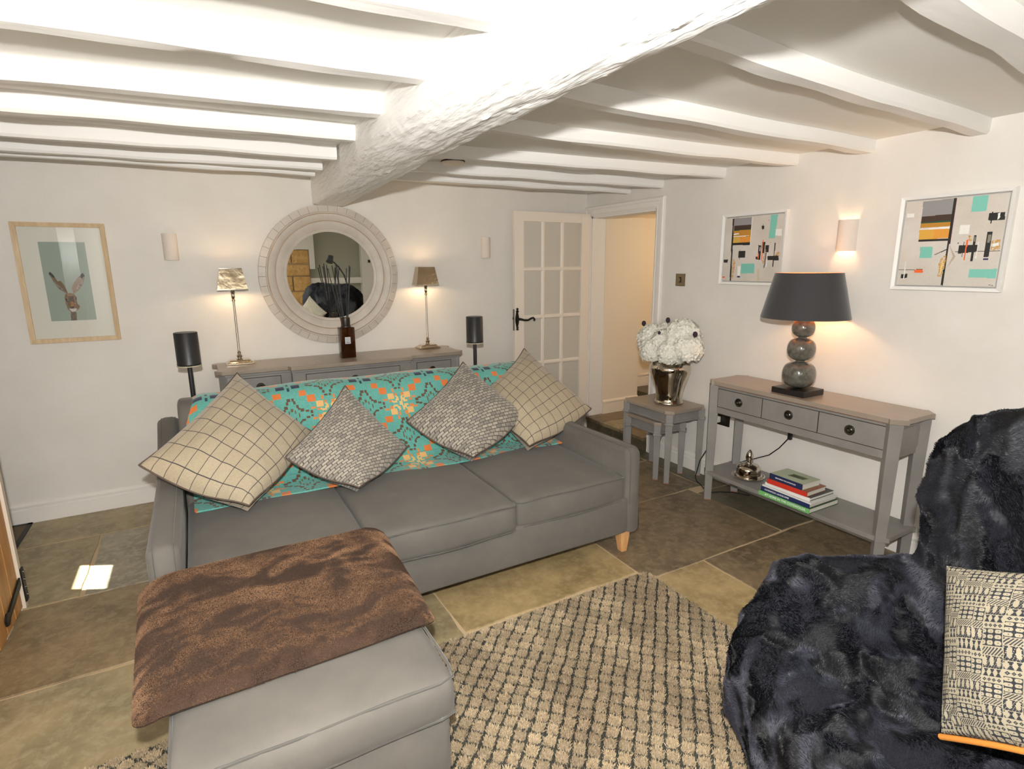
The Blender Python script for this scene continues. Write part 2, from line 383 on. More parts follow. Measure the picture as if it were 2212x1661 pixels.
# skirting boards with a moulded top
def skirt(name, a, b, nrm, z0=0, h=.135, m=GLOSSW):
    prof = [(0, 0), (.018, 0), (.018, h*.68), (.012, h*.72), (.013, h*.80), (.024, h*.84), (.024, h*.9), (.016, h*.95), (.008, h), (0, h)]
    mb = MB(); v = []
    for q in (a, b):
        for d, z in prof: v.append((q[0]+nrm[0]*d, q[1]+nrm[1]*d, z0+z))
    n = len(prof); f = [(i, (i+1) % n, (i+1) % n+n, i+n) for i in range(n)]+[tuple(range(n)), tuple(range(n, 2*n))[::-1]]
    return struct(obj(name, mb.add(v, f), m))
skirt('baseboard_back', (-5.0, 0), (-.02, 0), (0, -1)); skirt('baseboard_right', (0, -1.03), (0, -6.2), (-1, 0))

# ceiling joists and the big beam
def wob(t, s): return noise.noise(Vector((t*1.3, s*7.7, 0)))
def joist(x0, y0a, x1, y1a, w, zb, seed, bow=0):
    n = 26; v = []; f = []
    for i in range(n+1):
        t = i/n; x = x0+(x1-x0)*t; y = y0a+(y1a-y0a)*t+wob(x*1.6, seed)*.012+bow*math.sin(t*PI)
        z = zb+wob(x*2.1, seed+3)*.008; ww = w+wob(x*2.7, seed+5)*.010
        v += [(x, y, H+.01), (x, y+.001, z+.012), (x, y+.010, z), (x, y+ww-.010, z+wob(x*3, seed+9)*.006), (x, y+ww, z+.010), (x, y+ww, H+.01)]
    for i in range(n):
        for k in range(5): f.append((i*6+k, i*6+k+1, i*6+k+7, i*6+k+6))
    f += [tuple(range(6))[::-1], tuple(n*6+k for k in range(6))]
    return obj('joist', MB().add(v, f), JOIST, ce, smooth=30)
for i, (ya, yb, w) in enumerate([(-3.125, -3.0, .08), (-2.64, -2.54, .075), (-2.168, -1.98, .07), (-1.644, -1.56, .07), (-1.14, -1.02, .07), (-.74, -.62, .06), (-.50, -.46, .05)]):
    joist(-2.55, ya, -5.02 if ya > -1.2 else -4.22, ya+(yb-ya)*(1.35 if ya > -1.2 else 1.1), w, 2.18, i)
joist(-2.5, -3.66, -4.22, -3.5, .08, 2.18, 31); joist(-2.5, -4.2, -4.22, -4.1, .08, 2.18, 32); joist(-2.5, -4.75, -4.22, -4.7, .08, 2.18, 33); joist(-2.5, -5.3, -4.22, -5.3, .08, 2.18, 34)
for i, (ya, yb, w, bw) in enumerate([(-3.78, -3.55, .10, 0), (-3.27, -3.105, .075, .01), (-2.68, -2.6, .08, .02), (-2.08, -2.145, .075, .035), (-1.40, -1.6, .07, .02), (-.88, -1.0, .065, .0), (-.52, -.62, .06, 0), (-4.35, -4.15, .09, 0), (-4.95, -4.8, .09, 0), (-5.5, -5.4, .09, 0)]):
    joist(-2.35, ya, .02, yb, w, 2.19, 50+i, bw)
# beam: rough-hewn, cross-section changes along its length
n = 620; prof_n = 52; v = []; f = []
for i in range(n+1):
    y = 0.0-6.2*i/n; t = min(1, -y/3.2)
    xl = -2.49-.10*min(1, -y/2.0)-.015*math.sin(y*2.1); xr = -2.25-.085*min(1, -y/2.2)-.04*t
    zb = 2.045-.0*t; zl = 2.075; up_ = .022+.010*noise.noise(Vector((y*1.7, 3, 1)))
    q = min(1, max(0, (-y-.25)/1.3)); q = q*q*(3-2*q); ch = .012+(.05+up_)*q; cz0 = .012+.055*q
    ring = [(xl, H+.02), (xl, 2.21), (xl-.003*q, 2.16), (xl, zb+cz0), (xl+ch*.45, zb+cz0*.45), (xl+ch, zb+.006*q), (xl+ch+.03, zb-.004), ((xl+xr)/2+.05, zb-.008), (xr-.02, zb-.004), (xr, zb+.014+.01*q), (xr+.012*q, 2.12), (xr+.01*q, 2.2), (xr, H+.02)]
    seg = np.array(ring); d = np.r_[0, np.cumsum(np.linalg.norm(np.diff(seg, axis=0), axis=1))]; s = np.linspace(0, d[-1], prof_n)
    px = np.interp(s, d, seg[:, 0]); pz = np.interp(s, d, seg[:, 1])
    for k in range(prof_n):
        x, z = px[k], pz[k]; low = (1 if z < 2.10 else max(.08, 1-(z-2.10)*16))*(.45+.55*q)
        a = noise.noise(Vector((x*12, y*1.8, z*12)))*.0025+noise.noise(Vector((x*52, y*5, z*52)))*.0045+abs(noise.noise(Vector((x*44, y*3.2, z*44+5))))*-.008+noise.noise(Vector((x*90, y*26, z*90)))*.0032
        cx_, cz_ = (xl+xr)/2, 2.17; dx, dz = x-cx_, z-cz_; l = math.hypot(dx, dz)+1e-6
        v.append((x+dx/l*a*low, y, z+dz/l*a*low))
for i in range(n):
    for k in range(prof_n-1): a = i*prof_n+k; f.append((a, a+1, a+prof_n+1, a+prof_n))
f += [tuple(range(prof_n)), tuple(n*prof_n+k for k in range(prof_n))[::-1]]
obj('main_beam', MB().add(v, f), BEAM, ce, smooth=50)

# smoke alarm on the ceiling
t = thing('smoke_alarm', (-1.83, -1.07, H-.001), 'round white smoke alarm on the ceiling beyond the main beam', 'smoke alarm')
obj('housing', MB().lathe([(.055, 0), (.055, -.012), (.07, -.016), (.072, -.03), (.066, -.038), (.03, -.042), (0, -.042)], (-1.83, -1.07, H)), mat('alarm_plastic', (232, 222, 208), .5), t, smooth=40)
obj('vent_ring', MB().lathe([(.0735, -.017), (.0745, -.019), (.0745, -.023), (.0735, -.025)], (-1.83, -1.07, H), caps=False), SEAM, t)

# ------------------------------------------------------------------ doorway, hall, doors
arch = [(0, 0), (0, .012), (.012, .018), (.02, .014), (.03, .02), (.055, .02), (.062, .026), (.08, .026), (.09, .018), (.09, 0)]
def casing():
    mb = MB()
    def run(A, Bn, outA, outB):   # from inner corner path points, out directions
        v = []
        for P, o_ in ((A, outA), (Bn, outB)):
            for w, d in arch: v.append((-d-.0005, P[0]+o_[0]*w, P[1]+o_[1]*w))
        n = len(arch); mb.add(v, [(i, (i+1) % n, (i+1) % n+n, i+n) for i in range(n)]+[tuple(range(n)), tuple(range(n, 2*n))[::-1]])
    run((-.945, 0), (-.945, 2.04), (-1, 0), (-1, 1)); run((-.945, 2.04), (-.085, 2.04), (-1, 1), (.9, 1))
    run((-.085, 2.04), (-.085, 0), (.9, 1), (.9, 0))
    mb.box(-.002, .16, -.945, -.93, 0, 2.04).box(-.002, .16, -.1, -.085, 0, 2.04).box(-.002, .16, -.945, -.085, 2.025, 2.04)
    return mb
struct(obj('trim_1', casing(), GLOSSW, smooth=35))
hall = MB().box(.155, .62, -.106, .3, 0, 2.3).box(.62, 2.2, .18, .3, 0, 2.3).box(2.1, 2.2, -1.5, .2, 0, 2.3).box(.15, 2.2, -1.5, -1.35, 0, 2.3)
struct(obj('wall_hall', hall, HALLW)); struct(obj('ceiling_hall', MB().box(.15, 2.2, -1.5, .3, 2.12, 2.2), HALLW))
hf = obj('floor_hall', MB().box(.02, 2.2, -1.5, .3, -.1, .10), GROUT); struct(hf)
for a in [(-.055, .72, -.36, -.1, 'dark'), (-.055, .72, -.62, -.36, 'olive'), (-.055, .72, -.944, -.62, 'dark')]: slab(*a, top=.125, bot=.095, par=hf)
for a in [(-.03, .04, -.5, -.1, 'slate'), (-.03, .04, -.944, -.5, 'slate')]: slab(*a, top=.094, bot=.0, par=hf)
slab(.72, 2.1, -1.3, .16, 'slate', top=.28, bot=.1, par=hf)
skirt('baseboard_hall', (.16, -.106), (.62, -.106), (0, -1), .125, .14, mat('hall_gloss', (238, 224, 204), .4)); skirt('baseboard_hall_rear', (.7, .18), (2.1, .18), (0, -1), .28, .14, bpy.data.materials['hall_gloss'])
light('hall_lamp', 'POINT', (1.3, -.75, 1.95), 12, (1, .80, .54), shadow_soft_size=.06)

# glazed door, folded back against the back wall
d1 = bpy.data.objects.new('door_1', None); COL.objects.link(d1); d1.location = (-.03, -.07, .14); struct(d1)
X0, X1, Y0, Y1, Z0, Z1 = -.845, -.032, -.105, -.065, .145, 2.063
DP = mat('door_paint', (240, 229, 215), .42)
obj('stile', MB().box(X0, X0+.095, Y0, Y1, Z0, Z1), DP, d1, bevel=.002); obj('stile', MB().box(X1-.095, X1, Y0, Y1, Z0, Z1), DP, d1, bevel=.002)
obj('rail', MB().box(X0+.095, X1-.095, Y0, Y1, Z1-.085, Z1), DP, d1, bevel=.002); obj('rail', MB().box(X0+.095, X1-.095, Y0, Y1, Z0, Z0+.17), DP, d1, bevel=.002)
gx0, gx1, gz0, gz1 = X0+.095, X1-.095, Z0+.17, Z1-.085; rows = 4
rz = [gz1-k*(gz1-gz0)/rows for k in range(rows+1)]; rz = [1.978, 1.567, 1.14, .712, .315]
gz0 = .315; cw = (gx1-gx0)/3
def bar_x(x):
    return MB().prism([(x-.02, Y1-.012), (x-.02, Y0+.014), (x-.007, Y0+.002), (x+.007, Y0+.002), (x+.02, Y0+.014), (x+.02, Y1-.012)], gz0, gz1, 'z')
for k in (1, 2): obj('muntin', bar_x(gx0+cw*k), DP, d1)
for z in rz[1:-1]:
    obj('muntin', MB().prism([(Y1-.0125, z-.02), (Y0+.0146, z-.02), (Y0+.0026, z-.007), (Y0+.0026, z+.007), (Y0+.0146, z+.02), (Y1-.0125, z+.02)], gx0, gx1, 'x'), DP, d1)
DOORGL = glass_mat('door_glass', (232, 228, 220), .10, .0, .70, (232, 226, 214))  # clear glass; pale diffuse mixed in to paint its bright reflections
for i in range(3):
    for j in range(4):
        obj('pane', MB().box(gx0+cw*i, gx0+cw*(i+1), Y1-.022, Y1-.018, rz[j+1], rz[j]), DOORGL, d1)
hd = obj('handle', MB().prism([(-.825+a*math.cos(q), 1.13+b*math.sin(q)) for q in np.linspace(0, 2*PI, 21)[:-1] for a, b in [((.013+.007*abs(math.cos(2*q))), .085)]], Y0-.006, Y0, 'y'), IRON, d1, bevel=.002)
obj('lever', MB().tube([(-.825, Y0, 1.135), (-.825, Y0-.035, 1.135), (-.815, Y0-.05, 1.135), (-.78, Y0-.052, 1.125), (-.74, Y0-.052, 1.123), (-.71, Y0-.052, 1.138), (-.685, Y0-.05, 1.142), (-.672, Y0-.05, 1.128), (-.676, Y0-.05, 1.112)], [.012, .012, .011, .009, .008, .009, .009, .010, .008], 10), IRON, hd, smooth=60)
obj('finial', MB().lathe([(.0, .03), (.012, .02), (.006, .008), (.016, -.004), (.008, -.014), (0, -.018)], (-.825, Y0-.008, 1.205), 12).lathe([(.0, .02), (.012, .006), (.008, -.006), (.014, -.016), (0, -.026)], (-.825, Y0-.008, 1.055), 12), IRON, hd, smooth=60)
obj('latch_plate', MB().box(X0-.003, X0+.0, Y0+.008, Y1-.008, 1.03, 1.22).box(X0-.012, X0, Y0+.014, Y1-.014, 1.13, 1.15), PEWTER, d1)

# plank door at the left edge
d2 = bpy.data.objects.new('door_2', None); COL.objects.link(d2); d2.location = (-4.2, -1.17, 0); struct(d2)
PLK = mat('oak_plank', (214, 158, 92), .5, var=(3.2, (186, 128, 66), .35, .65, (4, 5, .5)), bump=(20, .2, .003, (4, 5, .4)))
y = -1.195
for k, w in enumerate((.12, .13, .12, .13, .12, .11, .11)):
    obj('plank', MB().box(-4.232, -4.196, y-w+.004, y, .012, 2.055), PLK, d2, bevel=.004); y -= w
struct(obj('trim_2', MB().box(-4.24, -4.185, -1.19, -1.158, 0, 2.06), mat('jamb_paint', (222, 208, 190), .6)))
hg = obj('hinge', MB().box(-4.190, -4.178, -1.185, -1.150, .03, .20), IRON, d2, bevel=.002)
obj('hinge_strap', MB().prism([(-1.18, .165), (-1.18, .125), (-1.40, .075), (-1.43, .055), (-1.46, .065), (-1.465, .095), (-1.44, .115), (-1.41, .108)], -4.195, -4.186, 'x'), IRON, d2, bevel=.002)
for z in (.06, .1, .14, .18): obj('screw', MB().lathe([(.006, 0), (.006, .004), (0, .006)], (-4.178, -1.165, z), 8, axis='x'), PEWTER, hg)
# doormat frame by the porch
t = thing('floor_grate', (-4.6, -.2, 0), 'dark metal framed mat well let into the floor beside the oak door', 'grate')
obj('frame', MB().box(-4.95, -4.38, -.045, -.02, 0, .006).box(-4.405, -4.38, -.62, -.02, 0, .006).box(-4.95, -4.93, -.62, -.02, 0, .006).box(-4.95, -4.38, -.62, -.595, 0, .006), IRON, t)
obj('mat_pile', MB().box(-4.93, -4.405, -.595, -.045, 0, .004), mat('mat_brown', (110, 96, 76), .95, bump=(90, .6, .01)), t)

# light switch and socket
t = thing('light_switch', (0, -1.233, 1.483), 'brushed brass single light switch on the right wall beside the doorway', 'switch')
BR = mat('antique_brass', (150, 136, 112), .32, 1)
obj('plate', MB().box(-.008, 0, -1.28, -1.186, 1.435, 1.53), BR, t, bevel=.002); rk = obj('rocker_surround', MB().box(-.010, -.008, -1.245, -1.221, 1.462, 1.504), SEAM, t); obj('rocker', MB().box(-.015, -.009, -1.24, -1.226, 1.468, 1.498), BR, t, bevel=.001)
t = thing('wall_socket', (0, -1.715, .475), 'dark metal double wall socket with a white plug behind the console table', 'socket')
obj('plate', MB().box(-.008, 0, -1.79, -1.65, .43, .52), mat('socket_metal', (70, 66, 60), .35, .8), t, bevel=.002)
t2 = thing('plug_charger', (-.02, -1.69, .475), 'small pale plug charger in the wall socket under the console', 'plug')
obj('body', MB().box(-.045, -.009, -1.715, -1.672, .452, .498), mat('plug_white', (226, 224, 216), .5), t2, bevel=.004)
obj('cable', MB().tube([(-.04, -1.695, .455), (-.045, -1.698, .40), (-.05, -1.70, .34), (-.09, -1.69, .27), (-.14, -1.66, .16), (-.168, -1.65, .03), (-.18, -1.68, .008), (-.21, -1.75, .006), (-.265, -1.84, .006), (-.24, -1.88, .006), (-.19, -1.90, .006), (-.12, -1.95, .006), (-.06, -2.05, .006)], .0035, 6), CORD, t2, smooth=60)

# ------------------------------------------------------------------ sideboard behind the sofa
def knob(parent, x, y, z, axis, s=1):
    prof = [(0, 0), (.030*s, 0), (.031*s, .003), (.029*s, .006), (.024*s, .0055), (.023*s, .009), (.018*s, .0085), (.016*s, .004), (.013*s, .006), (.012*s, .012), (.008*s, .018), (.004*s, .0185), (0, .020)]
    p = [(r, -q) for r, q in prof]
    return obj('knob', MB().lathe(p, (x, y, z), 28, axis=axis, caps=False), PEWTER, parent, smooth=40)
def framed_front(parent, x0, x1, z0, z1, y, axis, name='drawer'):
    """drawer front standing slightly proud in a dark seam; axis y -> front faces -y, axis x -> front faces -x"""
    def B(a0, a1, b0, b1, c0, c1): return MB().box(a0, a1, b0, b1, c0, c1) if axis == 'y' else MB().box(b0, b1, a0, a1, c0, c1)
    obj('seam', B(x0-.0035, x1+.0035, y-.0008, y+.01, z0-.0035, z1+.0035), SEAM, parent)
    d = obj(name, B(x0, x1, y-.003, y+.008, z0, z1), GREYP, parent, bevel=.0015)
    return d
t = thing('sideboard', (-2.37, -.2, 0), 'long grey breakfront sideboard with drawers against the back wall behind the sofa', 'sideboard')
top = [(-3.235, -.02), (-3.235, -.03), (-3.262, -.05), (-3.262, -.09), (-3.235, -.11), (-3.235, -.33), (-3.258, -.37), (-3.215, -.425), (-2.812, -.425), (-2.80, -.45), (-2.80, -.475), (-1.94, -.475), (-1.94, -.45), (-1.928, -.425), (-1.53, -.425), (-1.485, -.37), (-1.508, -.33), (-1.508, -.11), (-1.482, -.09), (-1.482, -.05), (-1.508, -.03), (-1.508, -.02)]
obj('top', MB().prism(top[::-1], .912, .94), GREYT, t, bevel=.006, seg=3)
for a, b, yf in ((-3.2, -2.79, -.395), (-2.79, -1.95, -.445), (-1.95, -1.545, -.395)):
    obj('cabinet_body', MB().box(a, b, yf, -.03, .06, .912), GREYP, t, bevel=.003)
    obj('cornice', MB().box(a-.006, b+.006, yf-.008, yf, .893, .912), GREYP, t, bevel=.004)
obj('corner_post', MB().prism([(-3.235, -.36), (-3.2, -.405), (-3.18, -.39), (-3.215, -.34)], .06, .912), GREYP, t); obj('corner_post', MB().prism([(-1.51, -.36), (-1.535, -.405), (-1.56, -.39), (-1.53, -.34)], .06, .912), GREYP, t)
for a, b, yf, kx in ((-3.13, -2.86, -.395, -2.99), (-2.70, -2.035, -.445, -2.368), (-1.88, -1.60, -.395, -1.755)):
    d = framed_front(t, a, b, .735, .875, yf, 'y'); knob(d, kx, yf-.003, .81, 'y', .95)
for a, b, yf in ((-3.13, -2.86, -.395), (-2.70, -2.38, -.445), (-2.355, -2.035, -.445), (-1.88, -1.60, -.395)):
    d = framed_front(t, a, b, .12, .70, yf, 'y', 'cupboard_door'); knob(d, b-.04, yf-.003, .5, 'y', .7)
for x in (-3.17, -1.58): obj('plinth', MB().box(x-.04, x+.04, -.37, -.05, 0, .06), GREYP, t)

# silver table lamps on it
def tube_lamp(x, y, z, label):
    t = thing('table_lamp', (x, y, z), label, 'lamp', 'slim silver lamps on the sideboard')
    def rect(w, d, z0, w2, d2, z1, mb):
        v = [(x+sx*a, y+sy*b, z+c) for c, a, b in ((z0, w, d), (z1, w2, d2)) for sx, sy in ((-1, -1), (1, -1), (1, 1), (-1, 1))]
        return mb.add(v, [(3, 2, 1, 0), (4, 5, 6, 7)]+[(i, (i+1) % 4, (i+1) % 4+4, i+4) for i in range(4)])
    mb = MB(); rect(.09, .06, 0, .09, .06, .012, mb); rect(.088, .058, .012, .072, .045, .022, mb); rect(.07, .043, .022, .062, .036, .032, mb)
    obj('base', mb, NICKEL, t, bevel=.003, seg=3)
    prof = [(.02, .03), (.022, .036), (.012, .042), (.018, .052), (.019, .06), (.010, .072), (.014, .08), (.009, .088), (.0075, .1), (.0075, .43), (.012, .435), (.012, .445), (.008, .45), (.014, .465), (.010, .475), (.013, .49), (.018, .51), (.012, .52)]
    obj('stem', MB().lathe(prof, (x, y, z), 20), CHROME, t, smooth=40)
    sh = MB(); W1, D1, W2, D2 = .094, .058, .068, .038
    lo = [(x-W1, y-D1), (x+W1, y-D1), (x+W1, y+D1), (x-W1, y+D1)]; hi = [(x-W2, y-D2), (x+W2, y-D2), (x+W2, y+D2), (x-W2, y+D2)]
    zl, zh = z+.515, z+.655
    for i in range(4):
        j = (i+1) % 4
        a, b, c, d = (*lo[i], zl), (*lo[j], zl), (*hi[j], zh), (*hi[i], zh)
        nn = (Vector(b)-Vector(a)).cross(Vector(d)-Vector(a)).normalized()*.002
        sh.add([a, b, c, d]+[tuple(Vector(q)-nn) for q in (a, b, c, d)], [(0, 1, 2, 3), (7, 6, 5, 4), (0, 4, 5, 1), (3, 2, 6, 7)])
    s = obj('lamp_shade', sh, mat('shade_metal', (188, 172, 146), .16, 1, bump=(9, .25, .02)) if 'shade_metal' not in bpy.data.materials else bpy.data.materials['shade_metal'], t)
    for P, zz in ((lo, zl), (hi, zh)): obj('rim', MB().tube([(*q, zz) for q in P], .003, 6, closed=True), CHROME, s)
    b = obj('bulb', MB().lathe([(0, .52), (.009, .525), (.012, .54), (.010, .56), (0, .575)], (x, y, z), 14), mat('bulb_glow', (255, 220, 160), .5, emit=((255, 196, 120), 8)) if 'bulb_glow' not in bpy.data.materials else bpy.data.materials['bulb_glow'], t, smooth=60)
    return t
tube_lamp(-3.085, -.135, .94, 'slim silver table lamp with square metal shade, left of the round mirror')
l2 = copy_tree(bpy.data.objects['table_lamp']); l2.location = (-1.68, -.115, .94); l2['label'] = 'slim silver table lamp with square metal shade, right of the round mirror'
for x, y in ((-3.085, -.135), (-1.68, -.115)): [light('lamp_bulb_light', 'POINT', (x, y+.018, .94+zz), 1.9, (1, .70, .40), shadow_soft_size=.012) for zz in (.535, .632)]

# reed diffuser
t = thing('reed_diffuser', (-2.36, -.235, .94), 'amber glass reed diffuser with black reeds on the sideboard below the mirror', 'diffuser')
AMB = bpy.data.materials.new('amber_glass'); AMB.use_nodes = True; b = AMB.node_tree.nodes['Principled BSDF']; b.inputs['Base Color'].default_value = lin((104, 50, 14)); b.inputs['Transmission Weight'].default_value = .85; b.inputs['Roughness'].default_value = .02; b.inputs['IOR'].default_value = 1.45
mb = MB().rbox(-2.415, -2.31, -.283, -.187, .94, 1.165, r=.006, n=(2, 2, 2)); bt = obj('bottle', mb, AMB, t, smooth=40)
obj('liquid', MB().box(-2.407, -2.318, -.275, -.195, .948, 1.06), mat('amber_liquid', (66, 28, 8), .1, coat=.5), bt)
obj('collar', MB().lathe([(.036, 1.166), (.036, 1.172), (.032, 1.174), (.033, 1.178), (.033, 1.232), (.029, 1.235), (.012, 1.233), (0, 1.233)], (-2.362, -.235, 0), 28), mat('gunmetal', (84, 78, 74), .35, .9), t, smooth=40)
obj('label_plate', MB().box(-2.385, -2.345, -.2845, -.283, 1.045, 1.095), mat('label_grey', (200, 202, 204), .5), t)
obj('label_ring', MB().tube([(-2.365+.009*math.cos(a), -.285, 1.078+.009*math.sin(a)) for a in np.linspace(0, 2*PI, 17)[:-1]], .0007, 5, closed=True), SEAM, t)
for k in range(2): obj('label_line', MB().box(-2.379, -2.351, -.2852, -.2845, 1.058-k*.006, 1.060-k*.006), SEAM, t)
for k, (dx, dz, dy) in enumerate(((-.095, .40, .02), (-.075, .42, -.03), (-.06, .41, .03), (-.045, .43, -.01), (-.03, .42, .02), (.035, .40, .01), (.05, .42, -.02), (.065, .41, .02))):
    obj('reed', MB().tube([(-2.362-dx*.1, -.235, .98), (-2.362+dx, -.235+dy, 1.19+dz)], .0032, 6), BLACKM, t)

# round mirror
cx, cz = -2.395, 1.537; TL = R(1.0)
t = thing('round_mirror', (cx, 0, cz-.5), 'large round mirror in a wide stepped cream wooden frame on the back wall', 'mirror')
prof = [(.318, -.030), (.325, -.036), (.338, -.038), (.342, -.032), (.352, -.036), (.372, -.046), (.392, -.048), (.398, -.040), (.404, -.044), (.424, -.056), (.446, -.058), (.452, -.046), (.458, -.048), (.462, -.050), (.505, -.040), (.509, -.034), (.509, -.004), (.318, -.004)]
MF = mat('mirror_frame', (206, 196, 184), .5, var=(7, (190, 180, 168), .35, .7), bump=(40, .15, .002))
def tilt(v): return [(x, y-(z-cz+.5)*math.tan(TL), z) for x, y, z in v]
mb = MB().lathe([(r, q) for r, q in prof[:14]]+[(.462, -.004), (.318, -.004)], (cx, 0, cz), 96, caps=False, axis='y'); mb.v = tilt(mb.v)
obj('frame', mb, MF, t, smooth=45)
mb = MB().lathe([(.448, -.0505), (.4495, -.0525), (.4515, -.0505)], (cx, 0, cz), 96, caps=False, axis='y').lathe([(.3975, -.041), (.399, -.0425), (.4005, -.041)], (cx, 0, cz), 96, caps=False, axis='y'); mb.v = tilt(mb.v)
obj('gilt_line', mb, mat('worn_edge', (188, 150, 112), .6), t)
for k in range(44):      # rim laid as short blocks
    a0, a1 = 2*PI*k/44+.0017, 2*PI*(k+1)/44-.0017; v = []
    for a in (a0, (a0+a1)/2, a1):
        for r, q in ((.463, -.048+random.uniform(-.001, .001)), (.509+random.uniform(-.001, .001), -.040), (.509, -.006), (.463, -.006)): v.append((cx+r*math.cos(a), q, cz+r*math.sin(a)))
    f = [(i*4+j, i*4+(j+1) % 4, (i+1)*4+(j+1) % 4, (i+1)*4+j) for i in range(2) for j in range(4)]+[(0, 1, 2, 3), (11, 10, 9, 8)]
    obj('rim_block', MB().add(tilt(v), f), MF, t)
mb = MB().lathe([(0, -.028), (.322, -.028), (.322, -.02), (0, -.02)], (cx, 0, cz), 96, caps=False, axis='y'); mb.v = tilt(mb.v)
obj('glass', mb, mat('mirror_glass', (236, 238, 234), .0, 1), t)

# ------------------------------------------------------------------ wall lights (half-cylinder plaster)
def sconce(name, loc, ang, label, grp, on, w=.088, h=.172):
    t = thing(name, loc, label, 'wall light', grp); t.rotation_euler = (0, 0, 0); x, y, z = loc
    def P(a, r): # a from 0..pi around the front
        lx, ly = r*math.cos(a), -abs(r*math.sin(a))*.98
        return (x+lx, y+ly) if ang == 0 else (x+ly, y+lx)
    v = []; n = 20
    for r in (w/2, w/2-.005):
        for zz in (0, h):
            for i in range(n+1): v.append((*P(PI*i/n, r), z+zz))
    q = n+1; f = []
    for i in range(n): f += [(i, i+1, q+i+1, q+i), (2*q+i+1, 2*q+i, 3*q+i, 3*q+i+1), (i, 2*q+i, 2*q+i+1, i+1), (q+i, q+i+1, 3*q+i+1, 3*q+i)]
    f += [(0, q, 3*q, 2*q), (n, 2*q+n, 3*q+n, q+n)]
    obj('shade', MB().add(v, f), mat('plaster', (228, 216, 204), .75) if 'plaster' not in bpy.data.materials else bpy.data.materials['plaster'], t, smooth=50)
    c = P(PI/2, .030); obj('lamp_holder', MB().lathe([(.010, h*.62), (.012, h*.66), (.012, h*.85), (0, h*.88)], (c[0], c[1], z), 12), GLOSSW, t)
    if on: light('sconce_light', 'POINT', (c[0], c[1], z+h*.5), on, (1, .66, .36), shadow_soft_size=.012)
    return t
sconce('wall_light', (-3.42, 0, 1.652), 0, 'white half-round wall light between the hare picture and the left silver lamp', 'small plaster wall lights on the back wall', 0)
sconce('wall_light', (-1.077, 0, 1.668), 0, 'white half-round wall light between the right silver lamp and the glazed door', 'small plaster wall lights on the back wall', 0)
sconce('wall_light', (0, -2.50, 1.668), 1, 'white half-round wall light between the two abstract pictures', None, 2.2, .11, .175)

# ------------------------------------------------------------------ pictures
PAINT = mat('print_ink', (255, 255, 255), .55, attr=True)
def frame4(t, a0, a1, z0, z1, w, d, m, wall, face):   # four mitred rails; wall 'back': coords x ; 'right': coords y
    for s in range(4):
        o_ = [(a0, z0), (a1, z0), (a1, z1), (a0, z1)]; i_ = [(a0+w, z0+w), (a1-w, z0+w), (a1-w, z1-w), (a0+w, z1-w)]
        q = [o_[s], o_[(s+1) % 4], i_[(s+1) % 4], i_[s]]
        v = []
        for dd in (0, d):
            for k, (a, z) in enumerate(q):
                e = dd if dd == 0 else (d if k < 2 else d*.8)
                v.append((a, -e-.001, z) if wall == 'back' else (-e-.001, a, z))
        obj('frame_rail', MB().add(v, [(0, 1, 2, 3), (7, 6, 5, 4), (0, 4, 5, 1), (1, 5, 6, 2), (2, 6, 7, 3), (3, 7, 4, 0)]), m, t, bevel=.001)
PG = glass_mat('picture_glass', (252, 253, 252), .03)
t = thing('hare_picture', (-3.994, 0, 1.148), 'framed hare print on grey-green ground in a pale wood frame, far left of back wall', 'picture')
FRW = mat('limed_oak', (218, 192, 156), .6, var=(5, (196, 166, 126), .35, .7, (8, 8, 1)))
frame4(t, -4.224, -3.764, 1.148, 1.876, .026, .024, FRW, 'back', 0)
obj('mount', MB().box(-4.205, -3.783, -.008, -.003, 1.167, 1.857), mat('mount_card', (232, 226, 218), .8), t)
HARE = {'earL': [(.288, .401), (.311, .395), (.343, .424), (.378, .481), (.415, .475), (.45, .515), (.476, .575), (.475, .599), (.444, .581), (.38, .55), (.339, .5), (.302, .434)], 'tipL': [(.288, .401), (.311, .395), (.343, .424), (.354, .451), (.326, .441), (.292, .421)],
 'earR': [(.704, .406), (.724, .436), (.68, .512), (.629, .558), (.572, .587), (.545, .59), (.537, .543), (.57, .497), (.647, .438)], 'tipR': [(.704, .406), (.722, .433), (.679, .455), (.649, .448), (.673, .422)],
 'innR': [(.703, .452), (.671, .512), (.611, .554), (.581, .571), (.597, .537), (.656, .478)], 'innL': [(.316, .447), (.358, .494), (.432, .554), (.461, .585), (.397, .554), (.339, .5)],
 'head': [(.44, .598), (.496, .586), (.557, .594), (.576, .631), (.573, .685), (.597, .719), (.568, .746), (.52, .758), (.483, .76), (.444, .735), (.432, .688), (.427, .634)], 'cheekR': [(.558, .671), (.603, .713), (.569, .742), (.543, .738)],
 'eyeR': [(.564, .624), (.578, .631), (.571, .654), (.558, .651)], 'eyeL': [(.442, .635), (.457, .638), (.455, .668), (.438, .661)], 'face': [(.476, .615), (.543, .617), (.537, .704), (.509, .727), (.479, .719), (.459, .689)], 'og': [(.495, .669), (.527, .667), (.531, .711), (.486, .71)],
 'nose': [(.474, .713), (.532, .714), (.513, .731), (.49, .73)], 'muz': [(.462, .733), (.562, .732), (.539, .755), (.492, .76)], 'neck': [(.474, .76), (.546, .762), (.536, .84), (.462, .84)]}
def rel(p): return [((x-.222)/.563, (y-.13)/.711) for x, y in p]
cv = Canvas(150, 300, (158, 170, 160)); S_ = lambda k, c, rg=0, kk=.5: (cv.rough(rel(HARE[k]), c, kk) if rg else cv.poly(rel(HARE[k]), c))
S_('neck', (128, 110, 88)); S_('neck', (86, 72, 58), 1); S_('earL', (122, 92, 66)); S_('innL', (52, 44, 44)); S_('innL', (150, 130, 120), 1); S_('tipL', (38, 38, 42))
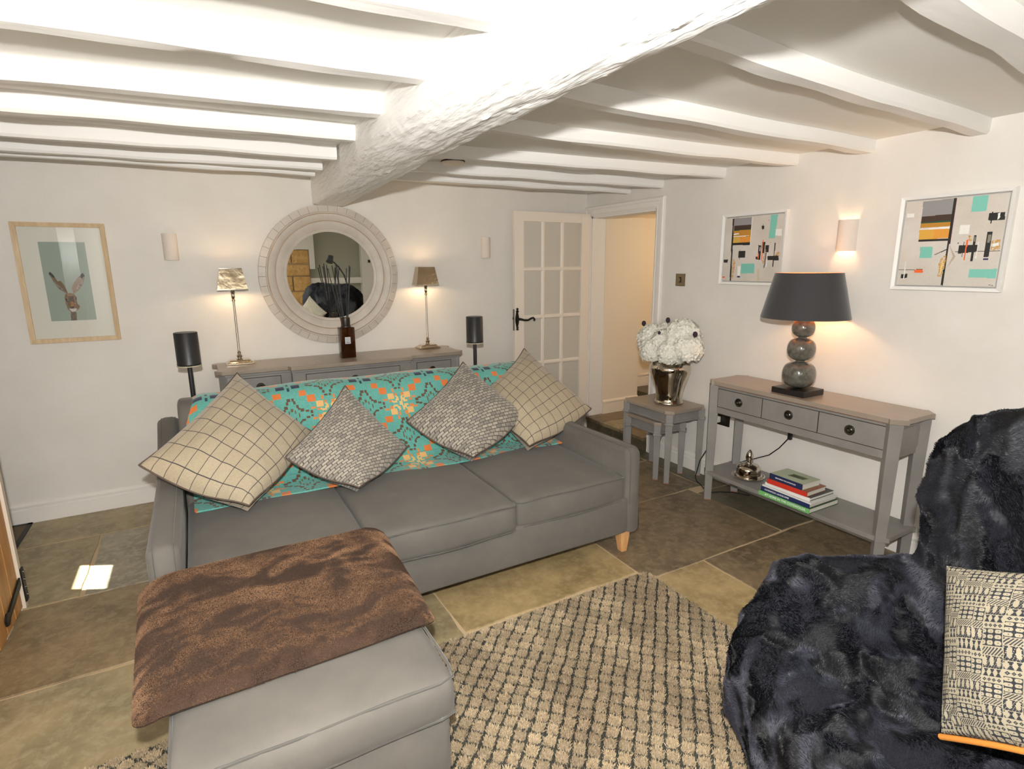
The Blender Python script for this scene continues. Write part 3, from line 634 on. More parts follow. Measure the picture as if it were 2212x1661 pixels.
S_('earR', (150, 124, 104)); S_('innR', (84, 62, 58)); S_('innR', (176, 158, 154), 1, .45); S_('tipR', (40, 42, 46))
S_('head', (178, 158, 134)); S_('head', (78, 56, 36), 1, .55); S_('head', (206, 192, 174), 1, -.1); S_('head', (128, 98, 66), 1, .1); S_('cheekR', (112, 84, 60)); S_('face', (112, 82, 50)); S_('face', (60, 42, 28), 1, .45); S_('og', (196, 134, 52)); S_('og', (150, 96, 40), 1)
S_('muz', (208, 200, 200)); S_('nose', (34, 26, 24)); S_('eyeL', (28, 22, 18)); S_('eyeR', (28, 22, 18))
iw, ih = 4.224-3.764-.052, 1.876-1.148-.052; ix, iz = -4.198, 1.850
picture('print', cv, (ix+iw*.222, -.0086, iz-ih*.13), (iw*.563, 0, 0), (0, 0, -ih*.711), PAINT, t)
obj('glazing', MB().box(-4.2, -3.788, -.0135, -.012, 1.172, 1.852), PG, t)

CR, BK, TQ, OR_, YE, OC, GY, BN, NV, WH, GN, MR, GD = (214, 206, 196), (40, 38, 34), (128, 200, 184), (244, 108, 52), (226, 168, 66), (196, 138, 50), (150, 148, 148), (70, 50, 40), (36, 42, 84), (240, 238, 232), (30, 84, 62), (104, 30, 50), (200, 148, 60)
ART1 = [(GY, [(.151, .008), (.471, .013), (.469, .125), (.156, .124)]), (BN, [(.156, .124), (.469, .125), (.472, .195), (.157, .204)]), (GN, [(.156, .196), (.47, .188), (.472, .2), (.156, .212)]), (OC, [(.155, .206), (.468, .198), (.472, .307), (.157, .294)]), (WH, [(.157, .25), (.25, .24), (.26, .262), (.157, .27)]), (WH, [(.157, .29), (.45, .288), (.45, .296), (.157, .3)]),
 ((216, 176, 80), [(.156, .298), (.278, .3), (.287, .394), (.158, .393)]), ((232, 156, 62), [(.278, .3), (.47, .307), (.472, .398), (.287, .394)]), (BK, [(.154, .393), (.471, .396), (.47, .436), (.153, .432)]), (BK, [(.13, .01), (.151, .011), (.173, .997), (.145, .997)]), (BN, [(.125, .01), (.134, .01), (.14, .52), (.132, .52)]),
 (BK, [(.274, .522), (.398, .522), (.401, .631), (.278, .631)]), (BK, [(.292, .505), (.298, .505), (.304, .66), (.298, .66)]), (TQ, [(.789, .008), (.905, .005), (.888, .35), (.784, .347)]), (WH, [(.891, .221), (.987, .222), (.992, .317), (.889, .315)]), (TQ, [(.343, .726), (.579, .728), (.581, .877), (.344, .879)]),
 (WH, [(.278, .762), (.335, .762), (.338, .919), (.285, .919)]), (NV, [(.285, .921), (.338, .92), (.338, .943), (.283, .944)]), (BK, [(.006, .654), (.087, .655), (.083, .704), (.007, .703)]), (OR_, [(0, .929), (.047, .928), (.047, .955), (0, .956)]), (BK, [(.648, .154), (.695, .154), (.692, .205), (.654, .203)]), (BK, [(.671, .13), (.676, .13), (.676, .225), (.671, .225)]),
 (BK, [(.62, .445), (.668, .451), (.671, .65), (.631, .646)]), (WH, [(.645, .47), (.66, .48), (.66, .54), (.65, .53)]), (BK, [(.679, .403), (.734, .402), (.726, .572), (.691, .571)]), (BK, [(.738, .453), (.803, .449), (.798, .557), (.748, .552)]), (BK, [(.589, .617), (.668, .619), (.672, .666), (.593, .665)]), (GD, [(.736, .511), (.768, .519), (.733, .729), (.702, .729)]),
 ((120, 112, 116), [(.75, .56), (.775, .56), (.76, .78), (.735, .8)]), (OR_, [(.688, .369), (.702, .37), (.702, .685), (.686, .684)]), (OR_, [(.623, .577), (.639, .577), (.64, .653), (.622, .653)]), (BK, [(.891, .421), (.908, .421), (.9, .603), (.889, .603)]), (BK, [(.788, .614), (.971, .605), (.976, .679), (.794, .677)]), (BK, [(.881, .678), (.898, .678), (.898, .778), (.883, .777)]), (GD, [(.922, .557), (.985, .555), (.988, .612), (.898, .617)]),
 (WH, [(.779, .56), (.791, .56), (.788, .777), (.772, .777)]), (WH, [(.471, .013), (.483, .014), (.485, .461), (.473, .461)]), (GD, [(.178, .638), (.23, .69), (.204, .956), (.172, .986)]), (BK, [(.912, .966), (.935, .968), (.935, .972), (.912, .97)]), (BK, [(.94, .968), (.96, .972), (.96, .979), (.94, .976)]), ((206, 196, 164), [(.638, .804), (.67, .804), (.683, .986), (.647, .987)]), (MR, [(.82, .41), (.832, .41), (.832, .421), (.82, .421)]), ((244, 110, 70), [(.755, .075), (.77, .075), (.77, .09), (.755, .09)])]
ART2 = [(WH, [(.016, .14), (.102, .144), (.102, .189), (.018, .19)]), (GY, [(.178, .01), (.489, .009), (.491, .18), (.182, .188)]), (BN, [(.182, .188), (.491, .18), (.491, .255), (.184, .262)]), (GN, [(.18, .256), (.489, .249), (.489, .268), (.181, .272)]), (OC, [(.18, .268), (.489, .268), (.49, .316), (.18, .322)]), (WH, [(.18, .334), (.49, .315), (.492, .342), (.183, .34)]), ((226, 172, 72), [(.178, .346), (.331, .344), (.34, .454), (.183, .454)]), ((232, 160, 64), [(.331, .344), (.493, .345), (.493, .451), (.338, .454)]),
 (BK, [(.181, .457), (.496, .453), (.493, .48), (.18, .483)]), (BK, [(.491, .006), (.514, .005), (.504, .997), (.484, .996)]), (MR, [(.51, .006), (.52, .006), (.52, .517), (.513, .517)]), (TQ, [(.214, .544), (.344, .546), (.346, .676), (.216, .676)]), (TQ, [(.67, .005), (.81, .005), (.814, .176), (.673, .174)]), (WH, [(.589, .315), (.681, .314), (.681, .414), (.59, .412)]), (TQ, [(.739, .804), (.997, .803), (.994, .904), (.741, .901)]),
 (BK, [(.843, .2), (.981, .198), (.989, .28), (.841, .278)]), (WH, [(.92, .21), (.94, .2), (.945, .25), (.925, .28)]), (BK, [(.867, .185), (.874, .185), (.875, .312), (.867, .311)]), (GD, [(.683, .431), (.725, .428), (.727, .489), (.691, .495)]), (BK, [(.604, .537), (.781, .537), (.785, .614), (.605, .632)]), (BK, [(.576, .606), (.991, .605), (.992, .613), (.577, .613)]), (BK, [(.648, .5), (.654, .5), (.654, .67), (.648, .67)]), (BK, [(.734, .429), (.758, .429), (.759, .718), (.733, .719)]), ((150, 144, 130), [(.742, .44), (.752, .45), (.75, .5), (.744, .5)]),
 (OR_, [(.668, .48), (.686, .477), (.684, .708), (.671, .708)]), (GD, [(.904, .489), (.983, .489), (.987, .602), (.904, .604)]), (WH, [(.92, .53), (.97, .52), (.975, .55), (.92, .56)]), (BK, [(.852, .401), (.9, .4), (.897, .677), (.855, .677)]), ((140, 134, 120), [(.862, .43), (.895, .43), (.89, .52), (.862, .52)]), (NV, [(.853, .687), (.898, .687), (.899, .707), (.853, .707)]), (WH, [(.782, .508), (.79, .508), (.788, .686), (.779, .686)]),
 (GD, [(.489, .635), (.501, .702), (.491, .807), (.482, .897), (.432, .895), (.444, .83), (.425, .725), (.449, .68)]), ((236, 200, 120), [(.46, .7), (.48, .74), (.465, .86), (.45, .84)]), (BK, [(.372, .635), (.489, .576), (.493, .587), (.376, .642)]), (BK, [(.008, .813), (.272, .808), (.273, .814), (.007, .819)]), (OR_, [(.18, .816), (.273, .814), (.275, .851), (.182, .853)]), (BK, [(.041, .868), (.11, .865), (.111, .915), (.042, .918)]), (WH, [(.07, .712), (.079, .712), (.08, .929), (.069, .929)]),
 (MR, [(.587, .508), (.601, .508), (.601, .52), (.588, .52)]), (BK, [(.94, .974), (.958, .978), (.957, .982), (.94, .979)]), (BK, [(.962, .98), (.982, .982), (.98, .988), (.962, .986)]), ((190, 172, 152), [(.508, .524), (.589, .665), (.516, .799), (.56, .66)])]
WF = mat('white_frame', (240, 238, 234), .45)
for art, y0, y1, lb in ((ART1, -1.627, -2.121, 'white framed abstract picture nearest the doorway, behind the black lampshade'), (ART2, -2.781, -3.261, 'white framed abstract picture at the far right of the right wall')):
    t = thing('abstract_picture', (0, (y0+y1)/2, 1.4615), lb, 'picture', 'white framed abstracts on the right wall')
    frame4(t, y1, y0, 1.4615, 1.9345, .017, .034, WF, 'right', 0)
    obj('shadow_gap', MB().box(-.012, -.002, y1+.015, y0-.015, 1.4765, 1.92), mat('gap_grey', (170, 168, 164), .8) if 'gap_grey' not in bpy.data.materials else bpy.data.materials['gap_grey'], t)
    cv = Canvas(170, 160, CR); n1 = vnoise(np.stack([cv.X.ravel()*3, cv.Y.ravel()*3, 0*cv.X.ravel()], 1), 2, 3).reshape(cv.X.shape)
    cv.a = cv.a+n1[..., None]*np.array([5, 6, 8])
    for c, pts in art: (cv.rough if c in (GD, ) else cv.poly)(pts, c, **({'k': .8} if c in (GD, ) else {}))
    for k in range(2600):
        i, j = rng.integers(0, 160), rng.integers(0, 170); cv.a[i, j] = cv.a[i, j]*rng.uniform(.93, 1.03)
    obj('canvas_edge', MB().box(-.024, -.012, y1+.024, y0-.024, 1.4855, 1.9105), WF, t)
    picture('canvas', cv, (-.0246, y0-.024, 1.9105), (0, y1-y0+.048, 0), (0, 0, -.425), PAINT, t)

# ------------------------------------------------------------------ console table on the right wall
t = thing('console_table', (-.19, -2.48, 0), 'long grey console table with three drawers and a low shelf on the right wall', 'console table')
ZT = .842
def chamf(x0, x1, y0, y1, c, lip=.012): # plan with notched chamfered corners
    P = []
    for sx, sy in ((0, 0), (1, 0), (1, 1), (0, 1)):
        X = (x0, x1)[sx]; Y = (y0, y1)[sy]; dx = 1 if sx == 0 else -1; dy = 1 if sy == 0 else -1
        a = [(X, Y+dy*(c+lip)), (X-dx*lip, Y+dy*c), (X-dx*lip+dx*0, Y+dy*(c-.004)), (X+dx*(c-.004), Y-dy*lip), (X+dx*c, Y-dy*lip), (X+dx*(c+lip), Y)]
        if (sx+sy) % 2: a = a[::-1]
        P += a
    return P
obj('top', MB().prism(chamf(-.372, -.03, -3.09, -1.88, .05), ZT-.026, ZT), GREYT, t, bevel=.005, seg=3)
obj('case', MB().box(-.352, -.04, -3.05, -1.92, .625, ZT-.026), GREYP, t, bevel=.002)
obj('end_panel', MB().box(-.31, -.09, -3.054, -3.046, .66, .78), GREYP, t, bevel=.004)
for a, b, kz in ((-2.297, -1.965, -2.131), (-2.657, -2.302, -2.48), (-3.012, -2.662, -2.837)):
    d = framed_front(t, a, b, .672, .792, -.352, 'x'); knob(d, -.355, kz, .732, 'x', .9)
def leg(x, y, z1, w=.030, taper=.7, rot=45, z0=0, feet=True, par=None, name='leg'):
    ca, sa = math.cos(R(rot)), math.sin(R(rot)); v = []
    for zz, k in ((z0, taper), (z1, 1)):
        for a, b in ((-1, -1), (1, -1), (1, 1), (-1, 1)):
            a *= w*k; b *= w*k; v.append((x+a*ca-b*sa, y+a*sa+b*ca, zz))
    o = obj(name, MB().add(v, [(3, 2, 1, 0), (4, 5, 6, 7)]+[(i, (i+1) % 4, (i+1) % 4+4, i+4) for i in range(4)]), GREYP, par or t, bevel=.002)
    if feet:
        v2 = [(p[0]+(p[0]-x)*.02, p[1]+(p[1]-y)*.02, p[2]) for p in v[:4]]+[(p[0]+(p[0]-x)*.02, p[1]+(p[1]-y)*.02, z0+.006) for p in v[:4]]
        obj('worn_foot', MB().add(v2, [(3, 2, 1, 0), (4, 5, 6, 7)]+[(i, (i+1) % 4, (i+1) % 4+4, i+4) for i in range(4)]), EDGE, o)
    return o
for x in (-.345, -.075):
    for y in (-1.925, -3.045):
        leg(x, y, ZT-.026, .031, .74)
obj('shelf', MB().prism(chamf(-.375, -.045, -3.085, -1.885, .04, .008), .186, .212), GREYP, t, bevel=.007, seg=3)
for y in (-1.9, -3.07): obj('edge_wear', MB().tube([(-.3725, -1.95, ZT-.0265), (-.3725, -3.02, ZT-.0265)], .0009, 4), EDGE, t) if y > -2 else None

# nest of tables
def nest(x0, x1, y0, y1, ZT, label, c=.05):
    t = thing('nest_table', ((x0+x1)/2, (y0+y1)/2, 0), label, 'side table', 'grey nest of tables beside the doorway')
    P = []
    for sx, sy in ((0, 0), (1, 0), (1, 1), (0, 1)):
        X = (x0, x1)[sx]; Y = (y0, y1)[sy]; dx = 1 if sx == 0 else -1; dy = 1 if sy == 0 else -1; e = .012
        a = [(X, Y+dy*(c+e)), (X-dx*e*.2, Y+dy*(c)), (X-dx*e, Y+dy*(c-.012)), (X+dx*(c-.012), Y-dy*e), (X+dx*c, Y-dy*e*.2), (X+dx*(c+e), Y)]
        if (sx+sy) % 2: a = a[::-1]
        P += a
    obj('top', MB().prism(P, ZT-.024, ZT), GREYT, t, bevel=.003)
    i = .022
    obj('apron', MB().box(x0+i, x1-i, y0+i, y0+i+.016, ZT-.085, ZT-.024).box(x0+i, x1-i, y1-i-.016, y1-i, ZT-.085, ZT-.024).box(x0+i, x0+i+.016, y0+i, y1-i, ZT-.085, ZT-.024).box(x1-i-.016, x1-i, y0+i, y1-i, ZT-.085, ZT-.024), GREYP, t)
    k = .013
    obj('moulding', MB().box(x0+k, x1-k, y0+k, y0+k+.02, ZT-.10, ZT-.083).box(x0+k, x1-k, y1-k-.02, y1-k, ZT-.10, ZT-.083).box(x0+k, x0+k+.02, y0+k, y1-k, ZT-.10, ZT-.083).box(x1-k-.02, x1-k, y0+k, y1-k, ZT-.10, ZT-.083), GREYP, t, bevel=.006, seg=3)
    for X, dx in ((x0, 1), (x1, -1)):
        for Y, dy in ((y0, 1), (y1, -1)):
            l = leg(X+dx*.026, Y+dy*.026, ZT-.024, .026, .72, par=t)
            cc = .030; v = []
            for zz, w in ((ZT-.108, .029), (ZT-.088, .033)):
                for a, b in ((-1, -1), (1, -1), (1, 1), (-1, 1)):
                    v.append((X+dx*.026+(a-b)*w*.7071, Y+dy*.026+(a+b)*w*.7071, zz))
            obj('collar', MB().add(v, [(3, 2, 1, 0), (4, 5, 6, 7)]+[(i_, (i_+1) % 4, (i_+1) % 4+4, i_+4) for i_ in range(4)]), GREYP, l, bevel=.004)
    return t
nest(-.415, -.035, -1.600, -1.085, .555, 'larger grey nest table with the silver vase on it')
nest(-.43, -.12, -1.50, -1.13, .452, 'smaller grey nest table tucked under the larger one', .04)

# vase of hydrangeas
vx, vy, vz = -.215, -1.385, .555
t = thing('silver_vase', (vx, vy, vz), 'shiny silver ginger-jar vase on the grey nest table', 'vase')
prof = [(0, .0), (.098, 0), (.108, .006), (.11, .014), (.104, .022), (.100, .036), (.098, .058), (.101, .09), (.110, .13), (.124, .175), (.138, .215), (.15, .255), (.152, .28), (.146, .302), (.128, .322), (.098, .335), (.082, .342), (.084, .356), (.076, .358), (.072, .34), (.0, .33)]
obj('body', MB().lathe(prof, (vx, vy, vz), 64, caps=False), mat('vase_silver', (206, 198, 184), .05, 1), t, smooth=70)
t = thing('flower_bouquet', (vx, vy, vz+.35), 'bunch of white hydrangeas with dark thistles in the silver vase', 'flowers')
PET = mat('hydrangea_petal', (240, 238, 226), .75, sheen=.2)
def petal_head(cx_, cy_, cz_, r, n):
    v = []; f = []
    for k in range(n):
        zz = 1-1.75*(k+.5)/n; a = k*2.39996; q = math.sqrt(max(0, 1-zz*zz)); nrm = Vector((q*math.cos(a), q*math.sin(a), zz))
        c = Vector((cx_, cy_, cz_))+nrm*r*random.uniform(.88, 1.06); tx = nrm.orthogonal().normalized(); tx.rotate(Matrix.Rotation(random.uniform(0, 6.28), 3, nrm)); ty = nrm.cross(tx)
        nrm2 = (nrm+tx*random.uniform(-.5, .5)+ty*random.uniform(-.5, .5)).normalized()
        for p in range(4):
            an = p*PI/2; d = tx*math.cos(an)+ty*math.sin(an); e = nrm2.cross(d).normalized(); s = r*random.uniform(.15, .20); cup = nrm2*s*random.uniform(-.1, .45)
            b = len(v); v += [c, c+d*s*.55+e*s*.5+cup*.4, c+d*s+e*s*.28+cup, c+d*s-e*s*.28+cup*.9, c+d*s*.55-e*s*.5+cup*.4]; f.append((b, b+1, b+2, b+3, b+4))
    mb = MB().add(v, f); mb.lathe([(0, -r*.8), (r*.6, -r*.5), (r*.82, 0), (r*.6, r*.5), (0, r*.8)], (cx_, cy_, cz_), 14, caps=False); return mb
for dx, dy, dz, r in ((-.03, .17, .12, .115), (-.05, .02, .09, .12), (.0, -.10, .16, .13), (-.04, -.20, .09, .11), (.06, .08, .15, .11), (.08, -.06, .10, .11), (-.09, -.09, .05, .10), (-.10, .09, .05, .10)):
    h = obj('flower_head', petal_head(vx+dx, vy+dy, vz+.36+dz, r, 260), PET, t)
    h2 = obj('stem', MB().tube([(vx+dx*.2, vy+dy*.2, vz+.30), (vx+dx*.8, vy+dy*.8, vz+.34+dz*.6)], .004, 6), mat('stem_green', (86, 96, 58), .7) if 'stem_green' not in bpy.data.materials else bpy.data.materials['stem_green'], h)
THI = mat('thistle', (58, 44, 56), .8); LEAFM = mat('thistle_leaf', (96, 116, 84), .7)
for dx, dy, dz in ((-.06, .245, .235), (-.02, .03, .275), (-.05, -.27, .20), (-.13, .0, .19), (-.12, -.20, .12)):
    s = .9 if abs(dy) > .02 and dz > .15 and dy != 0 else .55
    c = (vx+dx, vy+dy, vz+.36+dz)
    h = obj('thistle_head', MB().lathe([(0, -.022*s), (.012*s, -.018*s), (.019*s, 0), (.016*s, .016*s), (.007*s, .024*s), (0, .025*s)], c, 14), THI, t, smooth=70)
    v = []; f = []
    for k in range(9):
        a = k*.698; d = Vector((math.cos(a), math.sin(a), .25)); e = Vector((-math.sin(a), math.cos(a), 0)); p = Vector(c)+Vector((0, 0, -.016*s))
        b = len(v); v += [p+e*.003, p-e*.003, p+d*.026*s-e*.002, p+d*.046*s]; f.append((0+b, 1+b, 2+b, 3+b))
    obj('bract', MB().add(v, f), LEAFM, h)
    obj('stalk', MB().tube([(vx+dx*.3, vy+dy*.3, vz+.36), (c[0], c[1], c[2]-.018)], .0025, 5), LEAFM, h)

# black shaded ball lamp
lx, ly, lz = -.235, -2.44, ZT
t = thing('ball_lamp', (lx, ly, lz), 'table lamp with black drum shade and three stacked grey glazed balls on the console', 'lamp')
obj('base', MB().box(lx-.095, lx+.095, ly-.105, ly+.105, lz, lz+.034), mat('black_wood', (30, 26, 26), .35), t, bevel=.003)
GL = mat('crackle_glaze', (78, 76, 70), .08, var=(38, (116, 114, 104), .35, .75), coat=.8, bump=(30, .06, .002))
z = lz+.034
for r, hh in ((.093, .162), (.078, .138), (.063, .112)):
    prof = [(r*.40*(1-abs(q)**8)+r*.60*math.sqrt(max(0, 1-q*q))+.012*(abs(q) > .98), z+hh/2+q*hh/2) for q in np.linspace(-.995, .995, 25)]
    obj('glazed_ball', MB().lathe(prof, (lx, ly, 0), 48), GL, t, smooth=70); z += hh
    obj('neck_ring', MB().lathe([(.020, z-.008), (.024, z-.004), (.024, z), (.02, z+.004)], (lx, ly, 0), 24), GL, t)
SHB = bpy.data.materials.new('black_shade_cloth'); SHB.use_nodes = True; nt = SHB.node_tree; b = nt.nodes['Principled BSDF']; b.inputs['Roughness'].default_value = .8; b.inputs['Base Color'].default_value = lin((54, 53, 55)); b.inputs['Sheen Weight'].default_value = .3
COP = mat('shade_lining', (196, 128, 84), .5)
zb, zt, rb, rtp = 1.292, 1.548, .237, .178
s = obj('lamp_shade', MB().lathe([(rb, zb), (rb, zb+.004), (rtp, zt-.003), (rtp, zt)], (lx, ly, 0), 72, caps=False), SHB, t, smooth=60)
obj('shade_lining', MB().lathe([(rb, zb), (rb-.003, zb), (rtp-.003, zt), (rtp, zt)], (lx, ly, 0), 72, caps=False), COP, s, smooth=60)
obj('spider', MB().tube([(lx-rtp+.003, ly, zt-.02), (lx+rtp-.003, ly, zt-.02)], .002, 5).tube([(lx, ly-rtp+.003, zt-.02), (lx, ly+rtp-.003, zt-.02)], .002, 5).tube([(lx, ly, z), (lx, ly, zt-.02)], .006, 8), PEWTER, s)
obj('bulb', MB().lathe([(0, z+.06), (.02, z+.065), (.03, z+.1), (.02, z+.13), (0, z+.14)], (lx, ly, 0), 16), bpy.data.materials['bulb_glow'], t, smooth=60)
light('ball_lamp_light', 'POINT', (lx+.12, ly, 1.40), 5.5, (1, .62, .30), shadow_soft_size=.02)
t2 = thing('lamp_cable', (-.03, -2.27, .5), 'black lamp flex with inline switch hanging in front of the wall under the console', 'cable')
obj('flex', MB().tube([(-.03, -2.33, .66), (-.028, -2.31, .57), (-.028, -2.30, .53), (-.028, -2.27, .47), (-.03, -2.22, .40), (-.03, -2.15, .33), (-.035, -2.05, .275), (-.06, -2.0, .25), (-.07, -1.96, .225), (-.07, -1.94, .216)], .0035, 6), CORD, t2, smooth=60)
obj('inline_switch', MB().rbox(-.04, -.016, -2.30, -2.275, .475, .535, r=.006, n=(1, 1, 2)), BLACKM, t2, smooth=60)

# silver cloche on the shelf
t = thing('silver_cloche', (-.235, -2.155, .212), 'small domed silver dish with a pointed finial on the console shelf', 'dish')
obj('dish', MB().lathe([(0, 0), (.085, 0), (.098, .008), (.104, .016), (.098, .017), (.085, .012), (0, .01)], (-.235, -2.155, .213), 48, caps=False), CHROME, t, smooth=60)
obj('dome', MB().lathe([(.088, .014), (.088, .022), (.078, .026), (.076, .06), (.072, .074), (.058, .088), (.034, .096), (.024, .098), (.0, .098)], (-.235, -2.155, .213), 48, caps=False), CHROME, t, smooth=60)
obj('finial', MB().lathe([(.022, .096), (.022, .102), (.013, .108), (.014, .116), (.023, .125), (.025, .14), (.022, .158), (.014, .176), (.006, .188), (0, .192)], (-.235, -2.155, .213), 32, caps=False), CHROME, t, smooth=60)

# books on the shelf
def book(label, x0, x1, y0, y1, z0, h, cover, spine, pages=(226, 222, 210), hard=True, text=None, tcol=(240, 240, 240), tsize=.016, toff=0, rot=0):
    c = Vector(((x0+x1)/2, (y0+y1)/2, z0)); t = thing('book', c, label, 'book', 'books stacked on the console shelf'); t.rotation_euler = (0, 0, 0)
    CM = mat('book_cover', cover, .45); SM = mat('book_spine', spine, .45); PM = mat('book_pages', pages, .8, bump=(300, .4, .001, (.1, .1, 6)))
    e = .003 if hard else .0
    obj('page_block', MB().box(x0+.004, x1-e, y0+e, y1-e, z0+.0025, z0+h-.0025), PM, t)
    obj('cover', MB().box(x0+.002, x1, y0, y1, z0+h-.0025, z0+h), CM, t); obj('cover', MB().box(x0+.002, x1, y0, y1, z0, z0+.0025), CM, t)
    s = obj('spine', MB().prism([(x0+.004, y0), (x0+.004, y1), (x0, y1-.001), (x0, y0+.001)], z0, z0+h), SM, t)
    if text:
        cu = bpy.data.curves.new('title', 'FONT'); cu.body = text; cu.size = tsize; cu.extrude = .0002; cu.align_x = 'CENTER'; cu.align_y = 'CENTER'; cu.offset = .0003
        o = bpy.data.objects.new('title', cu); COL.objects.link(o); o.parent = s; wl_ = wloc(s)
        o.location = Vector((x0-.0006, (y0+y1)/2+toff, z0+h/2))-wl_; o.rotation_euler = (PI/2, 0, -PI/2)
        bpy.context.view_layer.update(); me = bpy.data.meshes.new_from_object(o.evaluated_get(bpy.context.evaluated_depsgraph_get())); me.materials.clear(); me.materials.append(mat('title_ink', tcol, .6)); m2 = bpy.data.objects.new('title', me); COL.objects.link(m2); m2.parent = s; m2.location = o.location; m2.rotation_euler = o.rotation_euler; bpy.data.objects.remove(o, do_unlink=True)
    t.rotation_euler = (0, 0, R(rot)); return t
zs = .213
book('green spined hardback at the bottom of the book stack', -.42, -.14, -2.705, -2.375, zs, .030, (70, 100, 62), (118, 186, 110), text='AT HOME IN THE COTSWOLDS', tsize=.0185, toff=-.01); zs += .0305
book('dark blue spined book second from the bottom of the stack', -.415, -.155, -2.70, -2.385, zs, .026, (60, 66, 60), (36, 48, 92), text='COTSWOLD LANDSCAPES', tsize=.0135, toff=.05); zs += .0265
book('thin white booklet on top of the dark blue book', -.412, -.17, -2.715, -2.39, zs, .009, (228, 226, 222), (232, 230, 226), hard=False, rot=-2); zs += .0095
book('white spined book with a dark cover below the red book', -.40, -.175, -2.69, -2.40, zs, .019, (74, 74, 72), (232, 230, 226)); zs += .0195
book('bright red hardback near the top of the book stack', -.405, -.22, -2.67, -2.415, zs, .029, (150, 92, 66), (206, 56, 38), rot=1); zs += .0295
tb = book('navy spined guide book on top of the stack, pale green cover', -.40, -.235, -2.64, -2.425, zs, .034, (192, 200, 172), (38, 46, 84), text='EXPLORING THE COTSWOLDS', tsize=.0095, rot=-1); zs += .034
cv = Canvas(60, 60, (192, 200, 172)); cv.poly([(.35, .35), (.8, .4), (.85, .72), (.4, .7)], (96, 100, 74)); cv.poly([(.4, .45), (.6, .42), (.62, .6), (.42, .6)], (70, 72, 60)); cv.poly([(.35, .64), (.85, .66), (.85, .72), (.38, .7)], (130, 152, 84))
picture('cover_print', cv, (-.395, -2.43, zs+.0004), (0, -.205, 0), (.155, 0, 0), PAINT, tb)

# tall black cylinder floor lamps behind the sofa
def floor_lamp(x, y, zt, label):
    t = thing('floor_lamp', (x, y, 0), label, 'floor lamp', 'black cylinder floor lamps behind the sofa')
    obj('base', MB().lathe([(0, 0), (.13, 0), (.13, .012), (.12, .016), (0, .016)], (x, y, 0), 40, caps=False), BLACKM, t, smooth=40)
    obj('pole', MB().lathe([(.0135, .016), (.0135, zt-.2)], (x, y, 0), 20), BLACKM, t, smooth=60)
    obj('cylinder_shade', MB().lathe([(.0, zt-.196), (.062, zt-.196), (.0645, zt-.192), (.0645, zt-.185), (.0635, zt-.183), (.0635, zt-.003), (.061, zt), (0, zt)], (x, y, 0), 48, caps=False), BLACKM, t, smooth=40)
    obj('pale_rim', MB().lathe([(.060, zt-.2025), (.0655, zt-.2025), (.0655, zt-.197), (.060, zt-.197)], (x, y, 0), 48, caps=False), mat('rim_cream', (196, 186, 160), .6) if 'rim_cream' not in bpy.data.materials else bpy.data.materials['rim_cream'], t)
    return t
floor_lamp(-3.387, -.62, 1.228, 'black cylinder floor lamp behind the left end of the sofa')
l2 = copy_tree(bpy.data.objects['floor_lamp']); l2.location = (-1.492, -.62, 0); l2['label'] = 'black cylinder floor lamp behind the right end of the sofa'

# ------------------------------------------------------------------ sofa
t = thing('sofa', (-2.41, -1.6, 0), 'long grey three-seat sofa with sloping arms facing the rug', 'sofa')
obj('frame', MB().rbox(-3.47, -1.335, -2.235, -1.0, .125, .335, r=.02, n=(8, 4, 2)), SOFA, t, smooth=60)
def arm(x0, x1, sg):
    prof = [(-2.235, .125), (-2.24, .30), (-2.238, .52)]+[(-2.19-.046*math.cos(a), .572+.046*math.sin(a)) for a in np.linspace(.1, PI/2, 6)]
    prof += [(-2.0, .617), (-1.7, .612), (-1.45, .618), (-1.28, .645), (-1.12, .695), (-1.0, .742), (-.93, .775)]
    prof += [(-.885+.04*math.sin(a), .748+.04*math.cos(a)) for a in np.linspace(0, PI/2, 5)]+[(-.845, .5), (-.845, .125)]
    n = len(prof); rows = []; r = .03
    secs = [(0, r), (.06, r*.55), (.2, r*.2), (.34, 0), (.66, 0), (.80, r*.2), (.94, r*.55), (1, r)]
    v = []; f = []
    P = np.array(prof); cen = np.array([-1.55, .35])
    # inward offset of the outline for rounding
    T = np.roll(P, -1, 0)-np.roll(P, 1, 0); Nn = np.stack([T[:, 1], -T[:, 0]], 1); Nn /= np.linalg.norm(Nn, axis=1)[:, None]
    if ((P+Nn*.01-cen)**2).sum() > ((P-cen)**2).sum(): Nn = -Nn
    for q, ins in secs:
        Q = P+Nn*ins
        for (a, b) in Q:
            x = x0+(x1-x0)*q
            flare = -.018*sg*math.exp(-((a+1.5)/.35)**2)*(1 if (q > .5) == (sg < 0) else .4)
            v.append((x-flare*0+(-sg*0)+(.0), a, max(b, .125)))
    m = len(secs)
    for i in range(m-1):
        for k in range(n): f.append((i*n+k, i*n+(k+1) % n, (i+1)*n+(k+1) % n, (i+1)*n+k))
    f += [tuple(range(n))[::-1], tuple((m-1)*n+k for k in range(n))]
    o = obj('arm', MB().add(v, f), SOFA, t, smooth=60)
    # welt seams either side of the arm
    for q in (.2, .8):
        pts = [(x0+(x1-x0)*q+(.0), a, b+.000) for a, b in (P+Nn*.004)[1:-3]]
        obj('arm_seam', MB().tube(pts, .0022, 5), PIPE, o, smooth=60)
    return o
arm(-3.572, -3.462, -1); arm(-1.352, -1.252, 1)
